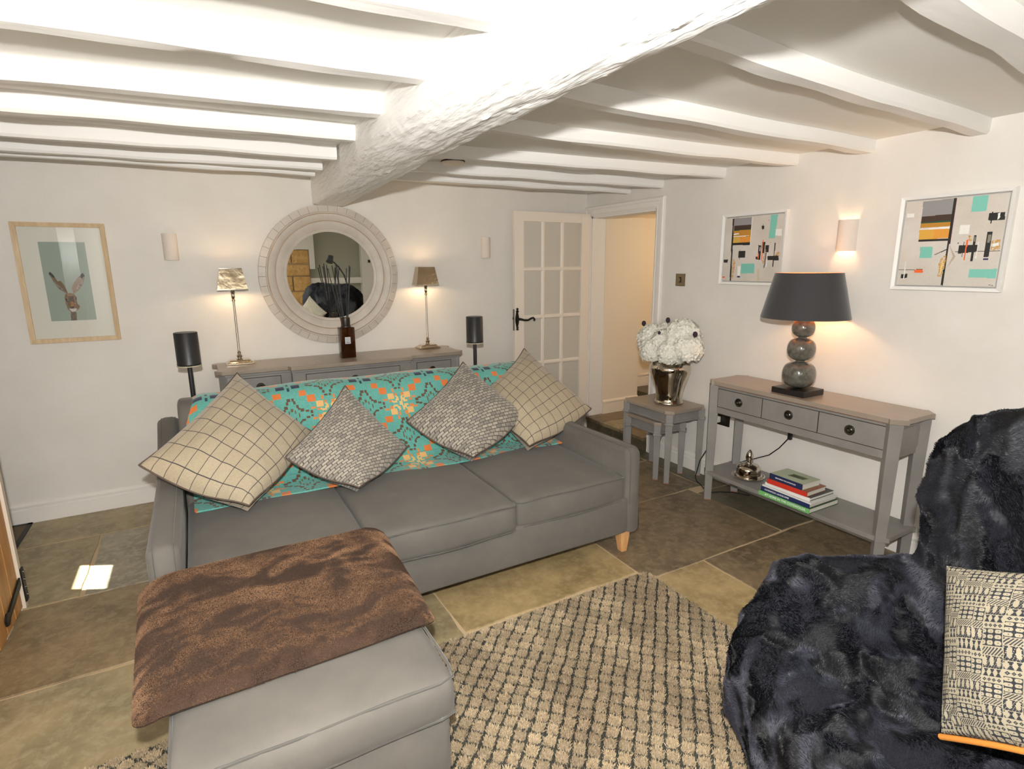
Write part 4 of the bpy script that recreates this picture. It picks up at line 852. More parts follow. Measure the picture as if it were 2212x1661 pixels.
def seat(x0, x1, z1=.462, y0=-2.232):
    fn = lambda x, y, z: (x, y+.012*math.sin((x-x0)/(x1-x0)*PI)*(-1 if y < -1.9 else 0), z+.004*noise.noise(Vector((x*5, y*5, 1))))
    c = obj('seat_cushion', MB().rbox(x0, x1, y0, -1.30, .315, z1, r=.032, crown=.022, n=(14, 14, 2), fn=fn), SOFA, t, smooth=80)
    for z in (z1-.012, .325):
        e = .006; r = .03; pts = []
        for k in range(33):
            q = k/32; x = x0+r+(x1-x0-2*r)*q; pts.append((x, y0-.002-.012*math.sin((x-x0)/(x1-x0)*PI), z+.003*math.sin(q*9)+(.008*math.sin(PI*q) if z > .4 else 0)))
        pts = [(x0+.003, y0+.09, z), (x0+.001, y0+.05, z), (x0+.008, y0+.012, z)]+pts+[(x1-.008, y0+.012, z), (x1-.001, y0+.05, z), (x1-.003, y0+.09, z)]
        obj('piping', MB().tube(pts, .0042, 6), PIPE, c, smooth=60)
seat(-3.458, -2.772); seat(-2.766, -2.052, .466, -2.245); seat(-2.046, -1.356, .466, -2.225)
bk = MB(); prof = [(-1.43, .44), (-1.12, .86), (-1.08, .895), (-1.02, .905), (-.92, .895), (-.87, .86), (-.85, .125), (-1.3, .125)]
obj('back', MB().prism(prof, -3.46, -1.352, 'x'), SOFA, t, smooth=60, bevel=.02, seg=3)
for x, y in ((-1.335, -2.185), (-3.49, -2.185), (-1.335, -.91), (-3.49, -.91)):
    v = []
    for z, w, off in ((0, .019, .012), (.125, .033, 0)):
        for a, b in ((-1, -1), (1, -1), (1, 1), (-1, 1)): v.append((x+a*w+(.01 if z == 0 else 0)*(0), y+b*w+(-.008 if z == 0 else 0), z))
    obj('leg', MB().add(v, [(3, 2, 1, 0), (4, 5, 6, 7)]+[(i, (i+1) % 4, (i+1) % 4+4, i+4) for i in range(4)]), OAK, t, bevel=.004)

# turquoise patterned blanket over the sofa back
path = [(-.835, .50), (-.835, .70), (-.84, .84), (-.868, .905), (-.92, .925), (-1.0, .932), (-1.07, .925), (-1.115, .898), (-1.16, .842), (-1.24, .735), (-1.33, .615), (-1.41, .52), (-1.46, .49), (-1.52, .486), (-1.60, .484)]
pp = np.array(path); d = np.r_[0, np.cumsum(np.linalg.norm(np.diff(pp, axis=0), axis=1))]
CELL = .415/64; nv = int(d[-1]/CELL); nu = int(2.09/CELL)
sv = np.arange(nv+1)*CELL; yy = np.interp(sv, d, pp[:, 0]); zz = np.interp(sv, d, pp[:, 1])
ker = np.ones(9)/9; yy[4:-4] = np.convolve(yy, ker, 'valid'); zz[4:-4] = np.convolve(zz, ker, 'valid')
xx = -3.432+np.arange(nu+1)*CELL
GX, GY_ = np.meshgrid(xx, yy); _, GZ = np.meshgrid(xx, zz); SV = np.repeat(sv[:, None], nu+1, 1)
sk = np.sin((GX+3.43)/2.09*PI)
GZ = GZ+np.clip(GZ-.6, 0, 1)*(.05*sk**.6-.052)-.035*np.exp(-((GX+3.43)/.05)**2)*(GZ > .55)+.004*np.sin(GX*9+GY_*5)*(GZ > .52)
GY_ = GY_+.006*np.sin(GX*7.3+SV*4)*(GZ > .5)-.006
ar0 = d[7]-.066
Pu = (GX[:-1, :-1]+CELL/2+2.906)/.415*64; Pv = (SV[:-1, :-1]+CELL/2-ar0)/.415*64
def blanket_colors(u, v):
    base = np.empty(u.shape+(3,)); base[:] = (100, 172, 160)
    base += (rng.random(u.shape)[..., None]-.5)*14
    def fold(a): a = (a+32) % 64-32; return a
    # navy flake at (0,0), snowflake at (32,32); star at (32,0) and (0,32)
    a = fold(u-32); b = fold(v-32); A = np.abs(a); B = np.abs(b)
    for c, col in ((8, (232, 184, 118)), (14.6, (220, 124, 64)), (21.2, (220, 124, 64))):
        m = (np.abs(A-c) < 3.3) & (np.abs(B-c) < 3.2); base[m] = col
    m = (np.abs(A-25.8) < 3.5) & (B > 28.6); base[m] = (36, 48, 78)
    m = (A > 30.8) & (np.abs(B-27.5) < 2.2); base[m] = (40, 60, 84)
    m = (np.abs(A-B) < 1.3) & (A < 5.4) & ((np.floor(A/1.5) % 2) == 0); base[m] = (232, 196, 130)
    for P_, Q_ in ((A, B), (B, A)):      # dashes running out from the flake
        k = np.floor((Q_-3)/4.6); m = (Q_ > 3) & (Q_ < 17) & (np.abs(P_-(1.9+k*1.5)) < 1.05) & (((Q_-3) % 4.6) < 3.9)
        base[m & (Q_ < 8)] = (232, 190, 120); base[m & (Q_ >= 8)] = (218, 138, 78)
    for (du, dv) in ((0, 32), (32, 0)):
        a = np.abs(fold(u-du)); b = np.abs(fold(v-dv))
        dia = a+b; m = (np.abs(dia-6) < 1.3) & ((np.floor(a*.9) % 2) == 0); base[m] = (112, 92, 66)
        for P_, Q_ in ((a, b), (b, a)):
            w = np.where(Q_ < 16, 1.7+np.maximum(0, (15.5-Q_))*.42, 9)
            k = np.floor(Q_/3.6); ww = 1.6+np.maximum(0, 4-k)*1.55
            m = (np.abs(P_-ww) < 1.1) & (Q_ > 5.5) & (Q_ < 17) & ((Q_ % 3.6) < 3.1) & (P_ < Q_+1); base[m] = (104, 80, 62)
    return base
grid = np.stack([GX, GY_, GZ], -1)
BLK = mat('blanket_wool', (255, 255, 255), .9, attr=True, bump=(420, .4, .002), sheen=.3)
t = thing('wool_blanket', (-2.4, -1.0, .9), 'turquoise wool blanket with orange and navy woven pattern over the sofa back', 'blanket')
o = grid_obj('woven_cloth', grid[::-1], blanket_colors(Pu, Pv)[::-1], BLK, t, smooth=True)
sol = o.modifiers.new('solid', 'SOLIDIFY'); sol.thickness = .008; sol.offset = 1
edge = [tuple(p) for p in grid[::4, 0]]; edge2 = [tuple(p) for p in grid[::4, -1]]
obj('edge_binding', MB().tube(edge, .006, 6), mat('binding_teal', (84, 160, 154), .9), t, smooth=60); obj('edge_binding', MB().tube(edge2, .006, 6), bpy.data.materials['binding_teal'], t, smooth=60)

# ------------------------------------------------------------------ cushions
def uvmat(name, kind):
    m = bpy.data.materials.new(name); m.use_nodes = True; nt = m.node_tree; N = nt.nodes; L = nt.links; b = N['Principled BSDF']
    b.inputs['Roughness'].default_value = .92; b.inputs['Sheen Weight'].default_value = .25
    uv = N.new('ShaderNodeUVMap'); uv.uv_map = 'UVMap'; mp = N.new('ShaderNodeMapping'); L.new(uv.outputs[0], mp.inputs[0])
    br = N.new('ShaderNodeTexBrick')
    no = N.new('ShaderNodeTexNoise'); no.inputs['Scale'].default_value = 160; no.inputs['Detail'].default_value = 4
    tc = N.new('ShaderNodeTexCoord'); L.new(tc.outputs['Object'], no.inputs['Vector'])
    if kind == 'check':
        br.offset = 0; br.inputs['Scale'].default_value = 1; br.inputs['Brick Width'].default_value = .118; br.inputs['Row Height'].default_value = .118
        br.inputs['Mortar Size'].default_value = .0032; br.inputs['Mortar Smooth'].default_value = .25
        br.inputs['Color1'].default_value = lin((178, 164, 140)); br.inputs['Color2'].default_value = lin((172, 158, 133)); br.inputs['Mortar'].default_value = lin((66, 62, 66)); br.inputs['Bias'].default_value = 0
        mp.inputs['Location'].default_value = (.05, .05, 0)
    else:
        br.offset = .5; br.inputs['Scale'].default_value = 1; br.inputs['Brick Width'].default_value = .070; br.inputs['Row Height'].default_value = .036
        br.inputs['Mortar Size'].default_value = .0046; br.inputs['Mortar Smooth'].default_value = .2; br.inputs['Bias'].default_value = -.25
        br.inputs['Color1'].default_value = lin((176, 168, 154)); br.inputs['Color2'].default_value = lin((116, 113, 110)); br.inputs['Mortar'].default_value = lin((92, 84, 78))
        mp.inputs['Rotation'].default_value = (0, 0, R(20))
    L.new(mp.outputs[0], br.inputs['Vector'])
    mx = N.new('ShaderNodeMix'); mx.data_type = 'RGBA'; mx.blend_type = 'MULTIPLY'; mx.inputs[0].default_value = .35; L.new(br.outputs['Color'], mx.inputs[6])
    cr = N.new('ShaderNodeValToRGB'); cr.color_ramp.elements[0].position = .35; cr.color_ramp.elements[1].position = .62; cr.color_ramp.elements[0].color = (.72, .68, .6, 1)
    L.new(no.outputs['Fac'], cr.inputs[0]); L.new(cr.outputs[0], mx.inputs[7]); L.new(mx.outputs[2], b.inputs['Base Color'])
    bp = N.new('ShaderNodeBump'); bp.inputs['Strength'].default_value = .3; bp.inputs['Distance'].default_value = .003; L.new(no.outputs['Fac'], bp.inputs['Height']); L.new(bp.outputs[0], b.inputs['Normal'])
    return m
CHK = uvmat('windowpane_wool', 'check'); BSK = uvmat('basket_weave_print', 'basket')
BRN = mat('brown_piping', (92, 78, 68), .8)
def side_k(s): return 1 if s > 0 else .62
def cushion(label, cor, T, m, group, puck=2, wr=.006, seed=1, crumple=.22, pipe=BRN, pinch=.10, low=-.03, name='cushion', colors=None, res=44):
    c = [np.array(p, float) for p in cor]     # top, right, bottom, left
    # push the slack bottom corner in, the way a cushion stands on its point
    cen = sum(c)/4; t = thing(name, tuple(c[2]), label, 'cushion', group)
    nrm = np.cross(c[1]-c[3], c[0]-c[2]); nrm /= np.linalg.norm(nrm)
    if nrm[1] > 0: nrm = -nrm
    g = np.linspace(-1, 1, res+1); g = np.sign(g)*np.abs(g)**.9
    U_, V_ = np.meshgrid(g, g)      # u: towards right, v: towards top   corners: (+,+)=top (+,-)=right (-,-)=bottom (-,+)=left
    def pos(U_, V_, side):
        pu = np.where(U_ < 0, low, pinch); pv = np.where(V_ < 0, low, pinch); x = U_*(1-pu*(1-V_**2)*np.abs(U_)); y = V_*(1-pv*(1-U_**2)*np.abs(V_))
        a, b_ = (x+1)/2, (y+1)/2
        P = (a*b_)[..., None]*c[0]+(a*(1-b_))[..., None]*c[1]+((1-a)*(1-b_))[..., None]*c[2]+((1-a)*b_)[..., None]*c[3]
        e = np.maximum(0, 1-np.abs(U_)**2.4)*np.maximum(0, 1-np.abs(V_)**2.4); h = T*e**.52*side_k(side)
        wn = vnoise(np.stack([U_.ravel()*1.6, V_.ravel()*1.6, np.full(U_.size, seed+side*3.)], 1), 2.2, seed).reshape(U_.shape)
        # creases fanning from the corners
        rad = np.sin(6*np.arctan2(V_-1, U_-1)*2.2)*np.exp(-((1-U_)**2+(1-V_)**2)*5)+np.sin(13*np.arctan2(V_+1, U_+1))*np.exp(-((1+U_)**2+(1+V_)**2)*5)
        h = h*(1+.10*wn)+wr*rad*e**.3
        k = crumple*np.exp(-((1+U_)**2+(1+V_)**2)*2.2)
        P = P+k[..., None]*(cen-c[2])*.55+(k*.10)[..., None]*nrm*side
        return P+(h*side)[..., None]*nrm
    uvs = np.stack([(U_+1)/2, (V_+1)/2], -1)
    F_ = pos(U_, V_, 1)
    o = grid_obj('cover_front', F_, colors, m, t, smooth=True, uvs=uvs)
    ob = grid_obj('cover_back', pos(U_, V_, -1)[:, ::-1], colors, m, t, smooth=True, uvs=uvs)
    b = [F_[0, i] for i in range(res)]+[F_[i, res] for i in range(res)]+[F_[res, res-i] for i in range(res)]+[F_[res-i, 0] for i in range(res)]
    if pipe: obj('piping', MB().tube(b, .0048, 6, closed=True), pipe, t, smooth=60)
    return t
C1 = [(-3.155, -1.02, 1.024), (-2.84, -1.38, .728), (-3.206, -1.80, .482), (-3.613, -1.58, .744)]
C2 = [(-2.631, -1.30, .945), (-2.353, -1.50, .595), (-2.711, -1.80, .482), (-3.011, -1.58, .673)]
C3 = [(-1.82, -1.12, .981), (-1.567, -1.5, .683), (-2.034, -1.70, .482), (-2.322, -1.42, .721)]
C4 = [(-1.281, -1.0, 1.014), (-1.047, -1.5, .645), (-1.674, -1.71, .482), (-1.72, -1.2, .785)]
cushion('large cream windowpane-check cushion at the left end of the sofa', C1, .125, CHK, 'windowpane-check cushions', seed=2)
cushion('grey basket-print cushion beside the left check cushion', C2, .098, BSK, 'basket-print cushions', seed=5)
cushion('cream windowpane-check cushion at the right end of the sofa', C4, .115, CHK, 'windowpane-check cushions', seed=9)
cushion('grey basket-print cushion in front of the right check cushion', C3, .108, BSK, 'basket-print cushions', seed=12)

# ------------------------------------------------------------------ ottoman
t = thing('ottoman', (-3.13, -2.7, 0), 'grey linen ottoman with piped cushion top in front of the sofa', 'ottoman')
obj('base', MB().rbox(-3.478, -2.792, -3.135, -2.275, .10, .335, r=.022, n=(6, 6, 2)), SOFA, t, smooth=60)
fn = lambda x, y, z: (x+.010*(noise.noise(Vector((y*9, z*6, 2)))), y+.008*noise.noise(Vector((x*12, z*4, 4)))-(.012 if y < -3.1 else 0)*math.sin((z-.31)/.15*PI), z+.004*noise.noise(Vector((x*5, y*5, 1))))
c = obj('seat_cushion', MB().rbox(-3.492, -2.778, -3.150, -2.262, .312, .452, r=.03, crown=.018, n=(16, 16, 5), fn=fn), SOFA, t, smooth=80)
for z, e in ((.444, .0), (.326, .002)):
    x0, x1, y0, y1 = -3.491-e, -2.779+e, -3.151-e, -2.262
    pts = []
    for (a, b_) in (((x0, y1), (x0, y0)), ((x0, y0), (x1, y0)), ((x1, y0), (x1, y1))):
        for k in range(14):
            q = k/14; pts.append((a[0]+(b_[0]-a[0])*q, a[1]+(b_[1]-a[1])*q, z+.002*math.sin(q*11)))
    def rc(p):
        x, y, z = p; cx_ = min(max(x, x0+.03), x1-.03); cy_ = max(y, y0+.03); dx, dy = x-cx_, y-cy_; l = math.hypot(dx, dy)
        return (cx_+dx/l*.03, cy_+dy/l*.03, z) if l > .0301 else p
    obj('piping', MB().tube([rc(p) for p in pts], .0045, 6), PIPE, c, smooth=60)
for x, y in ((-2.835, -3.075), (-3.435, -3.075), (-2.835, -2.33), (-3.435, -2.33)):
    v = []
    for z, w in ((.012, .021), (.102, .032)):
        for a, b in ((-1, -1), (1, -1), (1, 1), (-1, 1)): v.append((x+a*w, y+b*w, z))
    obj('leg', MB().add(v, [(3, 2, 1, 0), (4, 5, 6, 7)]+[(i, (i+1) % 4, (i+1) % 4+4, i+4) for i in range(4)]), OAK, t, bevel=.004)

# ------------------------------------------------------------------ furs
FUR = mat('fur_fibre', (255, 255, 255), .5, attr=True, sheen=0, spec=.25)
FURD = mat('fur_fibre_navy', (255, 255, 255), .38, attr=True, spec=.55)
# brown throw on the ottoman and front edge of the sofa
q00, q10, q11, q01 = [np.array(p) for p in ((-3.605, -2.235, .50), (-2.705, -2.215, .50), (-2.745, -2.925, .482), (-3.575, -2.945, .475))]
n_ = 60; g = np.linspace(0, 1, n_+1); A_, B_ = np.meshgrid(g, g)
ra = .09   # rounded corners
ax = np.minimum(A_, 1-A_); bx = np.minimum(B_, 1-B_)
P = ((1-A_)*(1-B_))[..., None]*q00+(A_*(1-B_))[..., None]*q10+(A_*B_)[..., None]*q11+((1-A_)*B_)[..., None]*q01
def round_uv(a, b, r=.06):
    x, y = a*2-1, b*2-1; k = 1-2*r
    dx, dy = np.maximum(0, np.abs(x)-k)/(1-k), np.maximum(0, np.abs(y)-k)/(1-k); l = np.hypot(dx, dy); m = np.maximum(dx, dy)
    s = np.where(l > 1e-6, np.where(m > 0, m/np.maximum(l, 1e-6), 1), 1)
    return ((np.sign(x)*(np.minimum(np.abs(x), k)+dx*s*(1-k)))+1)/2, ((np.sign(y)*(np.minimum(np.abs(y), k)+dy*s*(1-k)))+1)/2
A2, B2 = round_uv(A_, B_)
P = ((1-A2)*(1-B2))[..., None]*q00+(A2*(1-B2))[..., None]*q10+(A2*B2)[..., None]*q11+((1-A2)*B2)[..., None]*q01
thk = .032*(np.clip(ax/.05, 0, 1)*np.clip(bx/.05, 0, 1))**.5
wv = vnoise(np.stack([P[..., 0].ravel(), P[..., 1].ravel(), P[..., 0].ravel()*0], 1), 7, 8).reshape(A_.shape)
P[..., 2] += thk+.0025*wv+.003*np.sin(A_*5+B_*2)
# overhang droops past the ottoman's left and right edges
xo = P[..., 0]; P[..., 2] -= np.clip(-3.50-xo, 0, .2)**1.2*.45+np.clip(xo+2.80, 0, .2)**1.2*.6
t = thing('fur_throw', (-3.15, -2.6, .47), 'brown fur throw folded across the ottoman and the sofa front', 'throw')
BRF = mat('fur_backing_brown', (56, 38, 26), .9)
bo = grid_obj('throw_body', P[::-1], None, BRF, t, smooth=True); lowP = P.copy(); lowP[..., 2] -= 2*thk*.5+.004
grid_obj('throw_underside', lowP, None, BRF, t, smooth=True)
pts, nr = sample(bo, 150000)
q = np.stack([pts[:, 0]*1.0, pts[:, 1]*1.0, np.zeros(len(pts))], 1)
# nap direction: brushed patches
q = q+.03*np.stack([vnoise(q, 14, 31, 2), vnoise(q, 14, 32, 2), q[:, 0]*0], 1); n1 = vnoise(q*np.array([.8, 2.0, 1]), 13, 21, 4)*1.0+.7*vnoise(q*np.array([.8, 1.6, 1]), 38, 24, 3); n2 = vnoise(q*np.array([1.2, 1.2, 1]), 22, 22, 4)*1.5
lean = np.stack([.35*np.tanh(2.5*n2), -.2+.45*np.tanh(3*n1), np.zeros(len(q))], 1)
rnd = rng.normal(size=pts.shape)*.22
edge_out = np.stack([np.where(nr[:, 2] < .75, nr[:, 0], 0), np.where(nr[:, 2] < .75, nr[:, 1], 0), np.zeros(len(q))], 1)
D = nr*.75+lean*.8+rnd+edge_out*.6; D /= np.linalg.norm(D, axis=1)[:, None]
sh = np.clip(.36+.40*np.tanh(1.8*n1)+.3*np.exp(-((q[:, 0]+3.05)/.28)**2-((q[:, 1]+2.45)/.14)**2)*(n1+.6)+.12*rng.normal(size=len(q)), 0, 1)[:, None]  # sheen of the nap painted into fibre colour, lighter patch mid-throw
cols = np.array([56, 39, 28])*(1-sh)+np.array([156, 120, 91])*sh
fur('fur_pile', pts, D, rng.uniform(.011, .019, len(pts)), .0008, cols, FUR, t, bend=lean)

# ------------------------------------------------------------------ rug
t = thing('rug', (-2.6, -3.5, 0), 'thick beige rug with a dark diamond trellis under the ottoman and armchair', 'rug')
rx0, rx1, ry0, ry1 = -4.02, -1.392, -4.7, -2.452
pitch = .0505
def trellis(x, y):
    u = (x+y)/math.sqrt(2)/pitch; v = (x-y)/math.sqrt(2)/pitch
    u = u+.04*np.sin(v*2.1+x*9)+.03*np.sin(y*31); v = v+.04*np.sin(u*1.7+y*8)+.03*np.sin(x*27)
    du = np.abs(u-np.round(u)); dv = np.abs(v-np.round(v)); return np.minimum(du, dv), u, v
nx, ny = 380, 330
gx = np.linspace(rx0, rx1, nx+1); gy = np.linspace(ry1, ry0, ny+1); GX, GY2 = np.meshgrid(gx, gy)
dd, _, _ = trellis(GX, GY2); edge_ = np.minimum.reduce([GX-rx0, rx1-GX, GY2-ry0, ry1-GY2])
GZ = .003+.011*np.clip((dd-.08)/.25, 0, 1)**.5*np.clip(edge_/.012, 0, 1)+.003*np.clip(edge_/.01, 0, 1)
cx2, cy2 = (GX[:-1, :-1]+GX[1:, 1:])/2, (GY2[:-1, :-1]+GY2[1:, 1:])/2; dc, _, _ = trellis(cx2, cy2)
col = np.where((dc < .12)[..., None], np.array([72, 68, 60]), np.array([150, 134, 112]))
RUGB = mat('rug_backing', (255, 255, 255), .95, attr=True)
grid_obj('woven_base', np.stack([GX, GY2, GZ], -1), col, RUGB, t)
def rug_pts(n, x0, x1, y0, y1): return np.stack([rng.uniform(x0, x1, n), rng.uniform(y0, y1, n)], 1)
q = np.concatenate([rug_pts(330000, -2.86, rx1, -3.95, ry1), rug_pts(26000, -4.0, -3.46, -2.75, ry1)])
dq, uq, vq = trellis(q[:, 0], q[:, 1])
rr_ = np.hypot(uq-np.floor(uq)-.5, vq-np.floor(vq)-.5); dark = (dq < .145+.05*rng.normal(size=len(q))) | (rr_ > .49+.05*rng.normal(size=len(q)))
tuft = np.stack([np.round(uq-.5)+.5-uq, np.round(vq-.5)+.5-vq], 1)       # towards the middle of each tuft
tw = np.stack([(tuft[:, 0]+tuft[:, 1])/math.sqrt(2), (tuft[:, 0]-tuft[:, 1])/math.sqrt(2)], 1)
q3 = np.stack([q[:, 0], q[:, 1], np.zeros(len(q))], 1); nz = vnoise(q3, 9, 40, 3)
D = np.stack([-tw[:, 0]*.5+.2*np.tanh(2*nz)+rng.normal(size=len(q))*.3, -tw[:, 1]*.5-.1+rng.normal(size=len(q))*.3, np.full(len(q), 1.)], 1); D /= np.linalg.norm(D, axis=1)[:, None]
tone = np.clip(.5+.28*np.tanh(1.6*vnoise(q3, 7, 44, 3))+.26*rng.normal(size=len(q)), 0, 1)[:, None]
cell = rng.random(4001)[(np.abs((np.round(uq-.5)*37+np.round(vq-.5)*101)).astype(int)) % 4001][:, None]
cols = np.where(dark[:, None], np.array([70, 69, 61])*(.7+.6*tone), (np.array([146, 126, 100])*(1-tone)+np.array([214, 194, 160])*tone)*(.88+.16*cell))
base = np.stack([q[:, 0], q[:, 1], np.where(dark, .005, .010)], 1)
fur('rug_pile', base, D, rng.uniform(.009, .016, len(q))*np.where(dark, .75, 1), .0012, np.clip(cols, 0, 255), mat('rug_fibre', (255, 255, 255), .9, attr=True, spec=.2), t)

# ------------------------------------------------------------------ armchair under a navy fur throw
Fv = Vector((-.868, .496, 0)); Sv = Vector((.496, .868, 0))     # Fv: the way it faces, Sv: towards its far arm
def ab(a, b, z): return tuple(Fv*a+Sv*b+Vector((0, 0, z)))
CH = mat('armchair_fabric', (96, 96, 100), .9, bump=(260, .25, .002), sheen=.3)
t = thing('armchair', ab(-.4, -4.3, 0), 'wide dark grey armchair hidden under a navy fur throw, right foreground', 'armchair')
def loc_rbox(a0, a1, b0, b1, z0, z1, r, lean=0, rr=None, n=(6, 8, 6)):
    fn = lambda a, b, z: ab(a-lean*max(0, z-z0), b, z)
    return MB().rbox(a0, a1, b0, b1, z0, z1, r=r, n=n, fn=fn)
obj('seat', loc_rbox(-.62, -.08, -4.90, -3.86, .14, .40, .05), CH, t, smooth=70)
obj('arm', loc_rbox(-.66, -.26, -3.88, -3.76, .12, .57, .05), CH, t, smooth=70)
obj('arm', loc_rbox(-.66, -.22, -4.95, -4.78, .12, .585, .07), CH, t, smooth=70)
obj('back', loc_rbox(-.75, -.63, -4.82, -3.98, .12, 1.10, .055, lean=.03), CH, t, smooth=70)
for a, b in ((-.13, -3.90), (-.13, -4.84), (-.66, -3.84), (-.66, -4.84)):
    obj('leg', MB().lathe([(.018, .013), (.026, .14)], ab(a, b, 0), 14), OAK, t, smooth=60)

def fur_shell():
    boxes = [  # a0,a1,b0,b1,z0,z1,radius, lean
        (-.66, -.02, -4.97, -3.81, .05, .452, .085, 0), (-.45, -.09, -3.92, -3.73, .07, .50, .08, 0), (-.5, -.14, -3.92, -3.71, .07, .57, .08, 0), (-.4, -.05, -3.95, -3.77, .05, .43, .08, 0), (-.72, -.19, -3.93, -3.69, .07, .635, .09, 0), (-.72, -.19, -4.99, -4.75, .07, .62, .09, 0),
        (-.80, -.585, -4.96, -3.79, .07, 1.225, .09, .03)]
    me = bpy.data.meshes.new('shell'); mb = MB()
    for a0, a1, b0, b1, z0, z1, r, ln in boxes:
        def fn(a, b, z, z0=z0, ln=ln, b0=b0, b1=b1):
            if ln:   # the back's top corners are well rounded
                for sgn, e in ((1, b1), (-1, b0)):
                    k = (b-(e-sgn*.30))*sgn
                    if k > 0 and z > .9: z = .93+(z-.93)*math.sqrt(max(.0, 1-(k/.305)**2)) if z > .93 else z
            return ab(a-ln*max(0, z-z0), b, z)
        mb.rbox(a0, a1, b0, b1, z0, z1, r=r, n=(8, 18, 14), fn=fn)
    me.from_pydata([tuple(p) for p in mb.v], [], mb.f); o = bpy.data.objects.new('shell', me); COL.objects.link(o)
    m = o.modifiers.new('r', 'REMESH'); m.mode = 'VOXEL'; m.voxel_size = .016
    bpy.context.view_layer.update(); dg = bpy.context.evaluated_depsgraph_get(); ev = o.evaluated_get(dg); me2 = bpy.data.meshes.new_from_object(ev)
    bpy.data.objects.remove(o, do_unlink=True)
    bm = bmesh.new(); bm.from_mesh(me2)
    for _ in range(24): bmesh.ops.smooth_vert(bm, verts=bm.verts, factor=.5, use_axis_x=True, use_axis_y=True, use_axis_z=True)
    bm.to_mesh(me2); bm.free(); return me2
me = fur_shell(); nvv = len(me.vertices); V = np.empty(nvv*3); me.vertices.foreach_get('co', V); V = V.reshape(-1, 3)
Nn = np.empty(nvv*3); me.vertices.foreach_get('normal', Nn); Nn = Nn.reshape(-1, 3)
Fn, Sn = np.array(Fv), np.array(Sv); a_ = V@Fn; b_ = V@Sn; z_ = V[:, 2]
def ridge(x): return 1-np.abs(np.sin(x))
w1 = vnoise(V, 3.0, 61, 3); w2 = vnoise(V, 5.5, 62, 3)
fold = np.zeros(nvv)
front = np.clip((a_+.10)/.08, 0, 1)*np.clip((.43-z_)/.1, 0, 1)
fold += front*.018*(ridge(b_*17+w1*1.6+z_*3)**2-.35)
seatm = np.clip(1-np.abs(z_-.455)/.06, 0, 1)*(b_ < -3.93)*(a_ > -.56)
fold += seatm*(.020*(ridge((a_*.75+b_*.66)*8.5+w1*1.5)**3-.25)-.018*np.exp(-((a_+.3)/.2)**2-((b_+4.35)/.3)**2))
armm = (b_ > -3.95)*np.clip((z_-.2)/.2, 0, 1)
fold += armm*.012*(ridge((a_*1.0+z_*.6)*9+w2*1.7)**2.5-.3)
side = (Nn@Sn > .5)*(z_ < .55); fold += side*.012*(ridge(a_*15+w1*1.5)**2-.35)
backm = (z_ > .62)*1.; fold += backm*.012*(ridge((b_*.8+z_*.75)*7.5+w1*1.8)**3-.3)
fold += .006*w2+.013*(ridge(vnoise(V, 4.0, 65, 2)*6)**4-.25)
V2 = V+Nn*fold[:, None]; V2[:, 2] = np.maximum(V2[:, 2], .02)
t = thing('fur_throw', ab(-.3, -4.3, .46), 'dark navy fur throw draped over the armchair in the right foreground', 'throw')
off = np.array(wloc(t)); me.vertices.foreach_set('co', (V2-off).ravel()); me.polygons.foreach_set('use_smooth', np.ones(len(me.polygons), bool)); me.update()
me.materials.clear(); me.materials.append(mat('fur_backing_navy', (20, 21, 30), .9))
so = bpy.data.objects.new('throw_body', me); COL.objects.link(so); so.parent = t
vis = lambda c: ((c@Sn > -4.75)*(c[:, 2] > .03)+.15).astype(float)
pts, nr = sample(so, 600000, vis)
n1 = vnoise(pts, 13, 71, 4)*1.4; n2 = vnoise(pts, 16, 72, 4)*1.4; n3 = vnoise(pts, 24, 73, 3)*1.4
ta = np.cross(nr, np.array([.2, .3, 1.])); ta /= np.linalg.norm(ta, axis=1)[:, None]+1e-6; tb_ = np.cross(nr, ta)
lean = ta*(.9*np.tanh(2.6*n1))[:, None]+tb_*(.35+.8*np.tanh(2.4*n2))[:, None]
D = nr*.62+lean*.85+rng.normal(size=pts.shape)*.10; D /= np.linalg.norm(D, axis=1)[:, None]
sh = np.clip(.33+.46*np.tanh(4.5*(n1*.5+n3*.5+n2*.3)-.2)+.09*rng.normal(size=len(pts)), 0, 1)[:, None]**1.4  # bright patches of nap sheen put into the fibre colour
sh = sh*np.where(pts[:, 2] > .66, .45, 1)[:, None]  # chair back painted darker, shade for the way it faces
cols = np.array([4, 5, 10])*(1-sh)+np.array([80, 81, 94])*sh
fur('fur_pile', pts, D, rng.uniform(.005, .009, len(pts)), .0005, cols, FURD, t, bend=lean*.8)

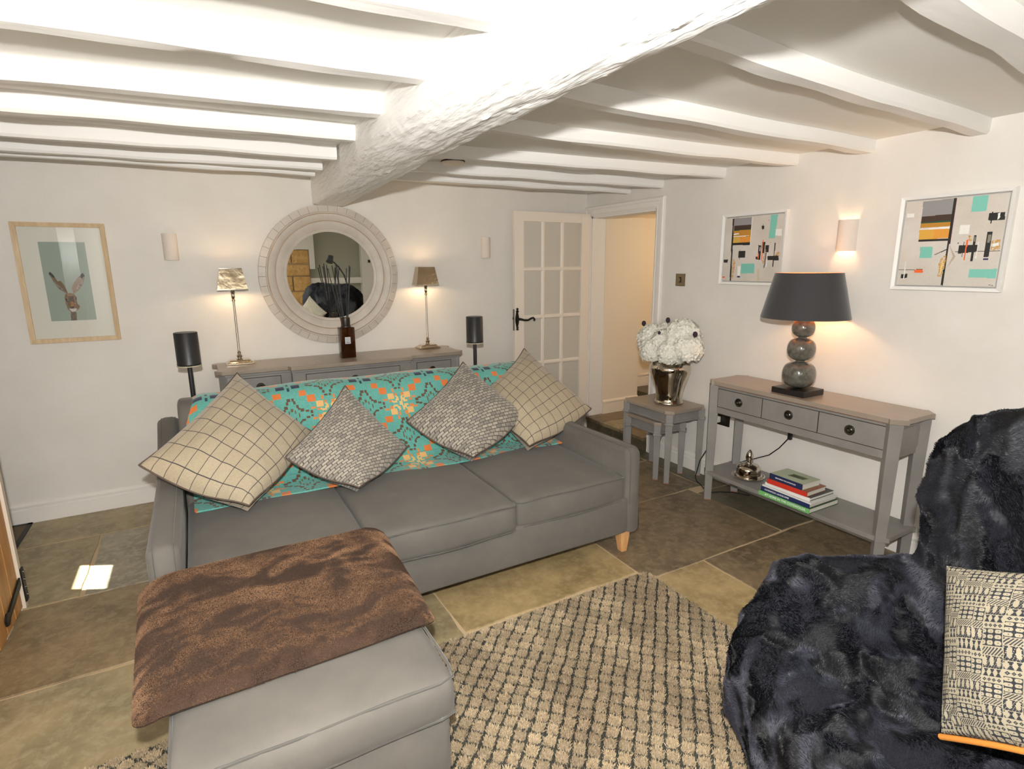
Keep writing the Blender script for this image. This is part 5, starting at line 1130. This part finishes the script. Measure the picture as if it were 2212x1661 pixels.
# printed cushion on the armchair
def print_canvas(n=250):
    a = np.empty((n, n, 3)); L_ = np.array([160, 150, 128]); K_ = np.array([38, 40, 46]); a[:] = L_
    I, J = np.meshgrid(np.arange(n), np.arange(n), indexing='ij')
    col_w = [18, 26, 22, 14, 30, 20, 26, 16, 28]; x = 0; ci = 0; r = np.random.default_rng(5)
    while x < n:
        w = col_w[ci % len(col_w)]; y = -int(r.integers(0, 12)); k = int(r.integers(0, 5))
        while y < n:
            h = [16, 9, 22, 7, 12][k % 5]; y0, y1 = max(0, y), min(n, y+h-1); x1 = min(n, x+w-1)
            if y1 > y0:
                i = I[y0:y1, x:x1]-y; j = J[y0:y1, x:x1]-x; q = k % 5
                if q == 0: m = ((i-8)**2/40+((j % 9)-4)**2/9 > 1)&((i+j*2) % 7 > 0)
                elif q == 1: m = (i+j) % 4 < 2
                elif q == 2: m = ~((((i % 7)-3)**2+((j % 10)-4.5)**2*.5 < 8) & ~(((i % 7) == 3) & ((j % 10) == 4)))
                elif q == 3: m = (np.abs(((j) % 6)-3)+np.abs(i-3) < 3)&(((j % 6) != 3) | (i != 3))
                else: m = (np.abs((j % 8)-4) < (np.abs(i-6)*.6+.6))&(i > 0)
                a[y0:y1, x:x1][m] = K_
            a[max(0, y-1):max(0, y), x:min(n, x+w)] = L_
            y += h; k += 1
        x += w; ci += 1
    return a
PRC = mat('printed_cotton', (255, 255, 255), .9, attr=True, bump=(300, .3, .002))
c0 = lambda a, b, z: ab(a, b, z)
AC = [(-1.846, -4.238, 1.045), (-2.045, -4.300, .765), (-1.887, -3.968, .505), (-1.694, -3.852, .831)]
cushion('cream and black block-printed cushion on the navy fur armchair', AC, .085, PRC, None, seed=15, crumple=.03, low=.05, pinch=.05, pipe=None, colors=print_canvas(), res=250)
ct = bpy.data.objects['cushion.004']; cc = [np.array(p) for p in AC]
obj('zip_edge', MB().tube([tuple(cc[2]*(1-k/12)+cc[1]*k/12+np.array([0, 0, -.006+.012*math.sin(k/12*PI)])) for k in range(13)], .007, 8), mat('orange_piping', (206, 132, 52), .8), ct, smooth=60)
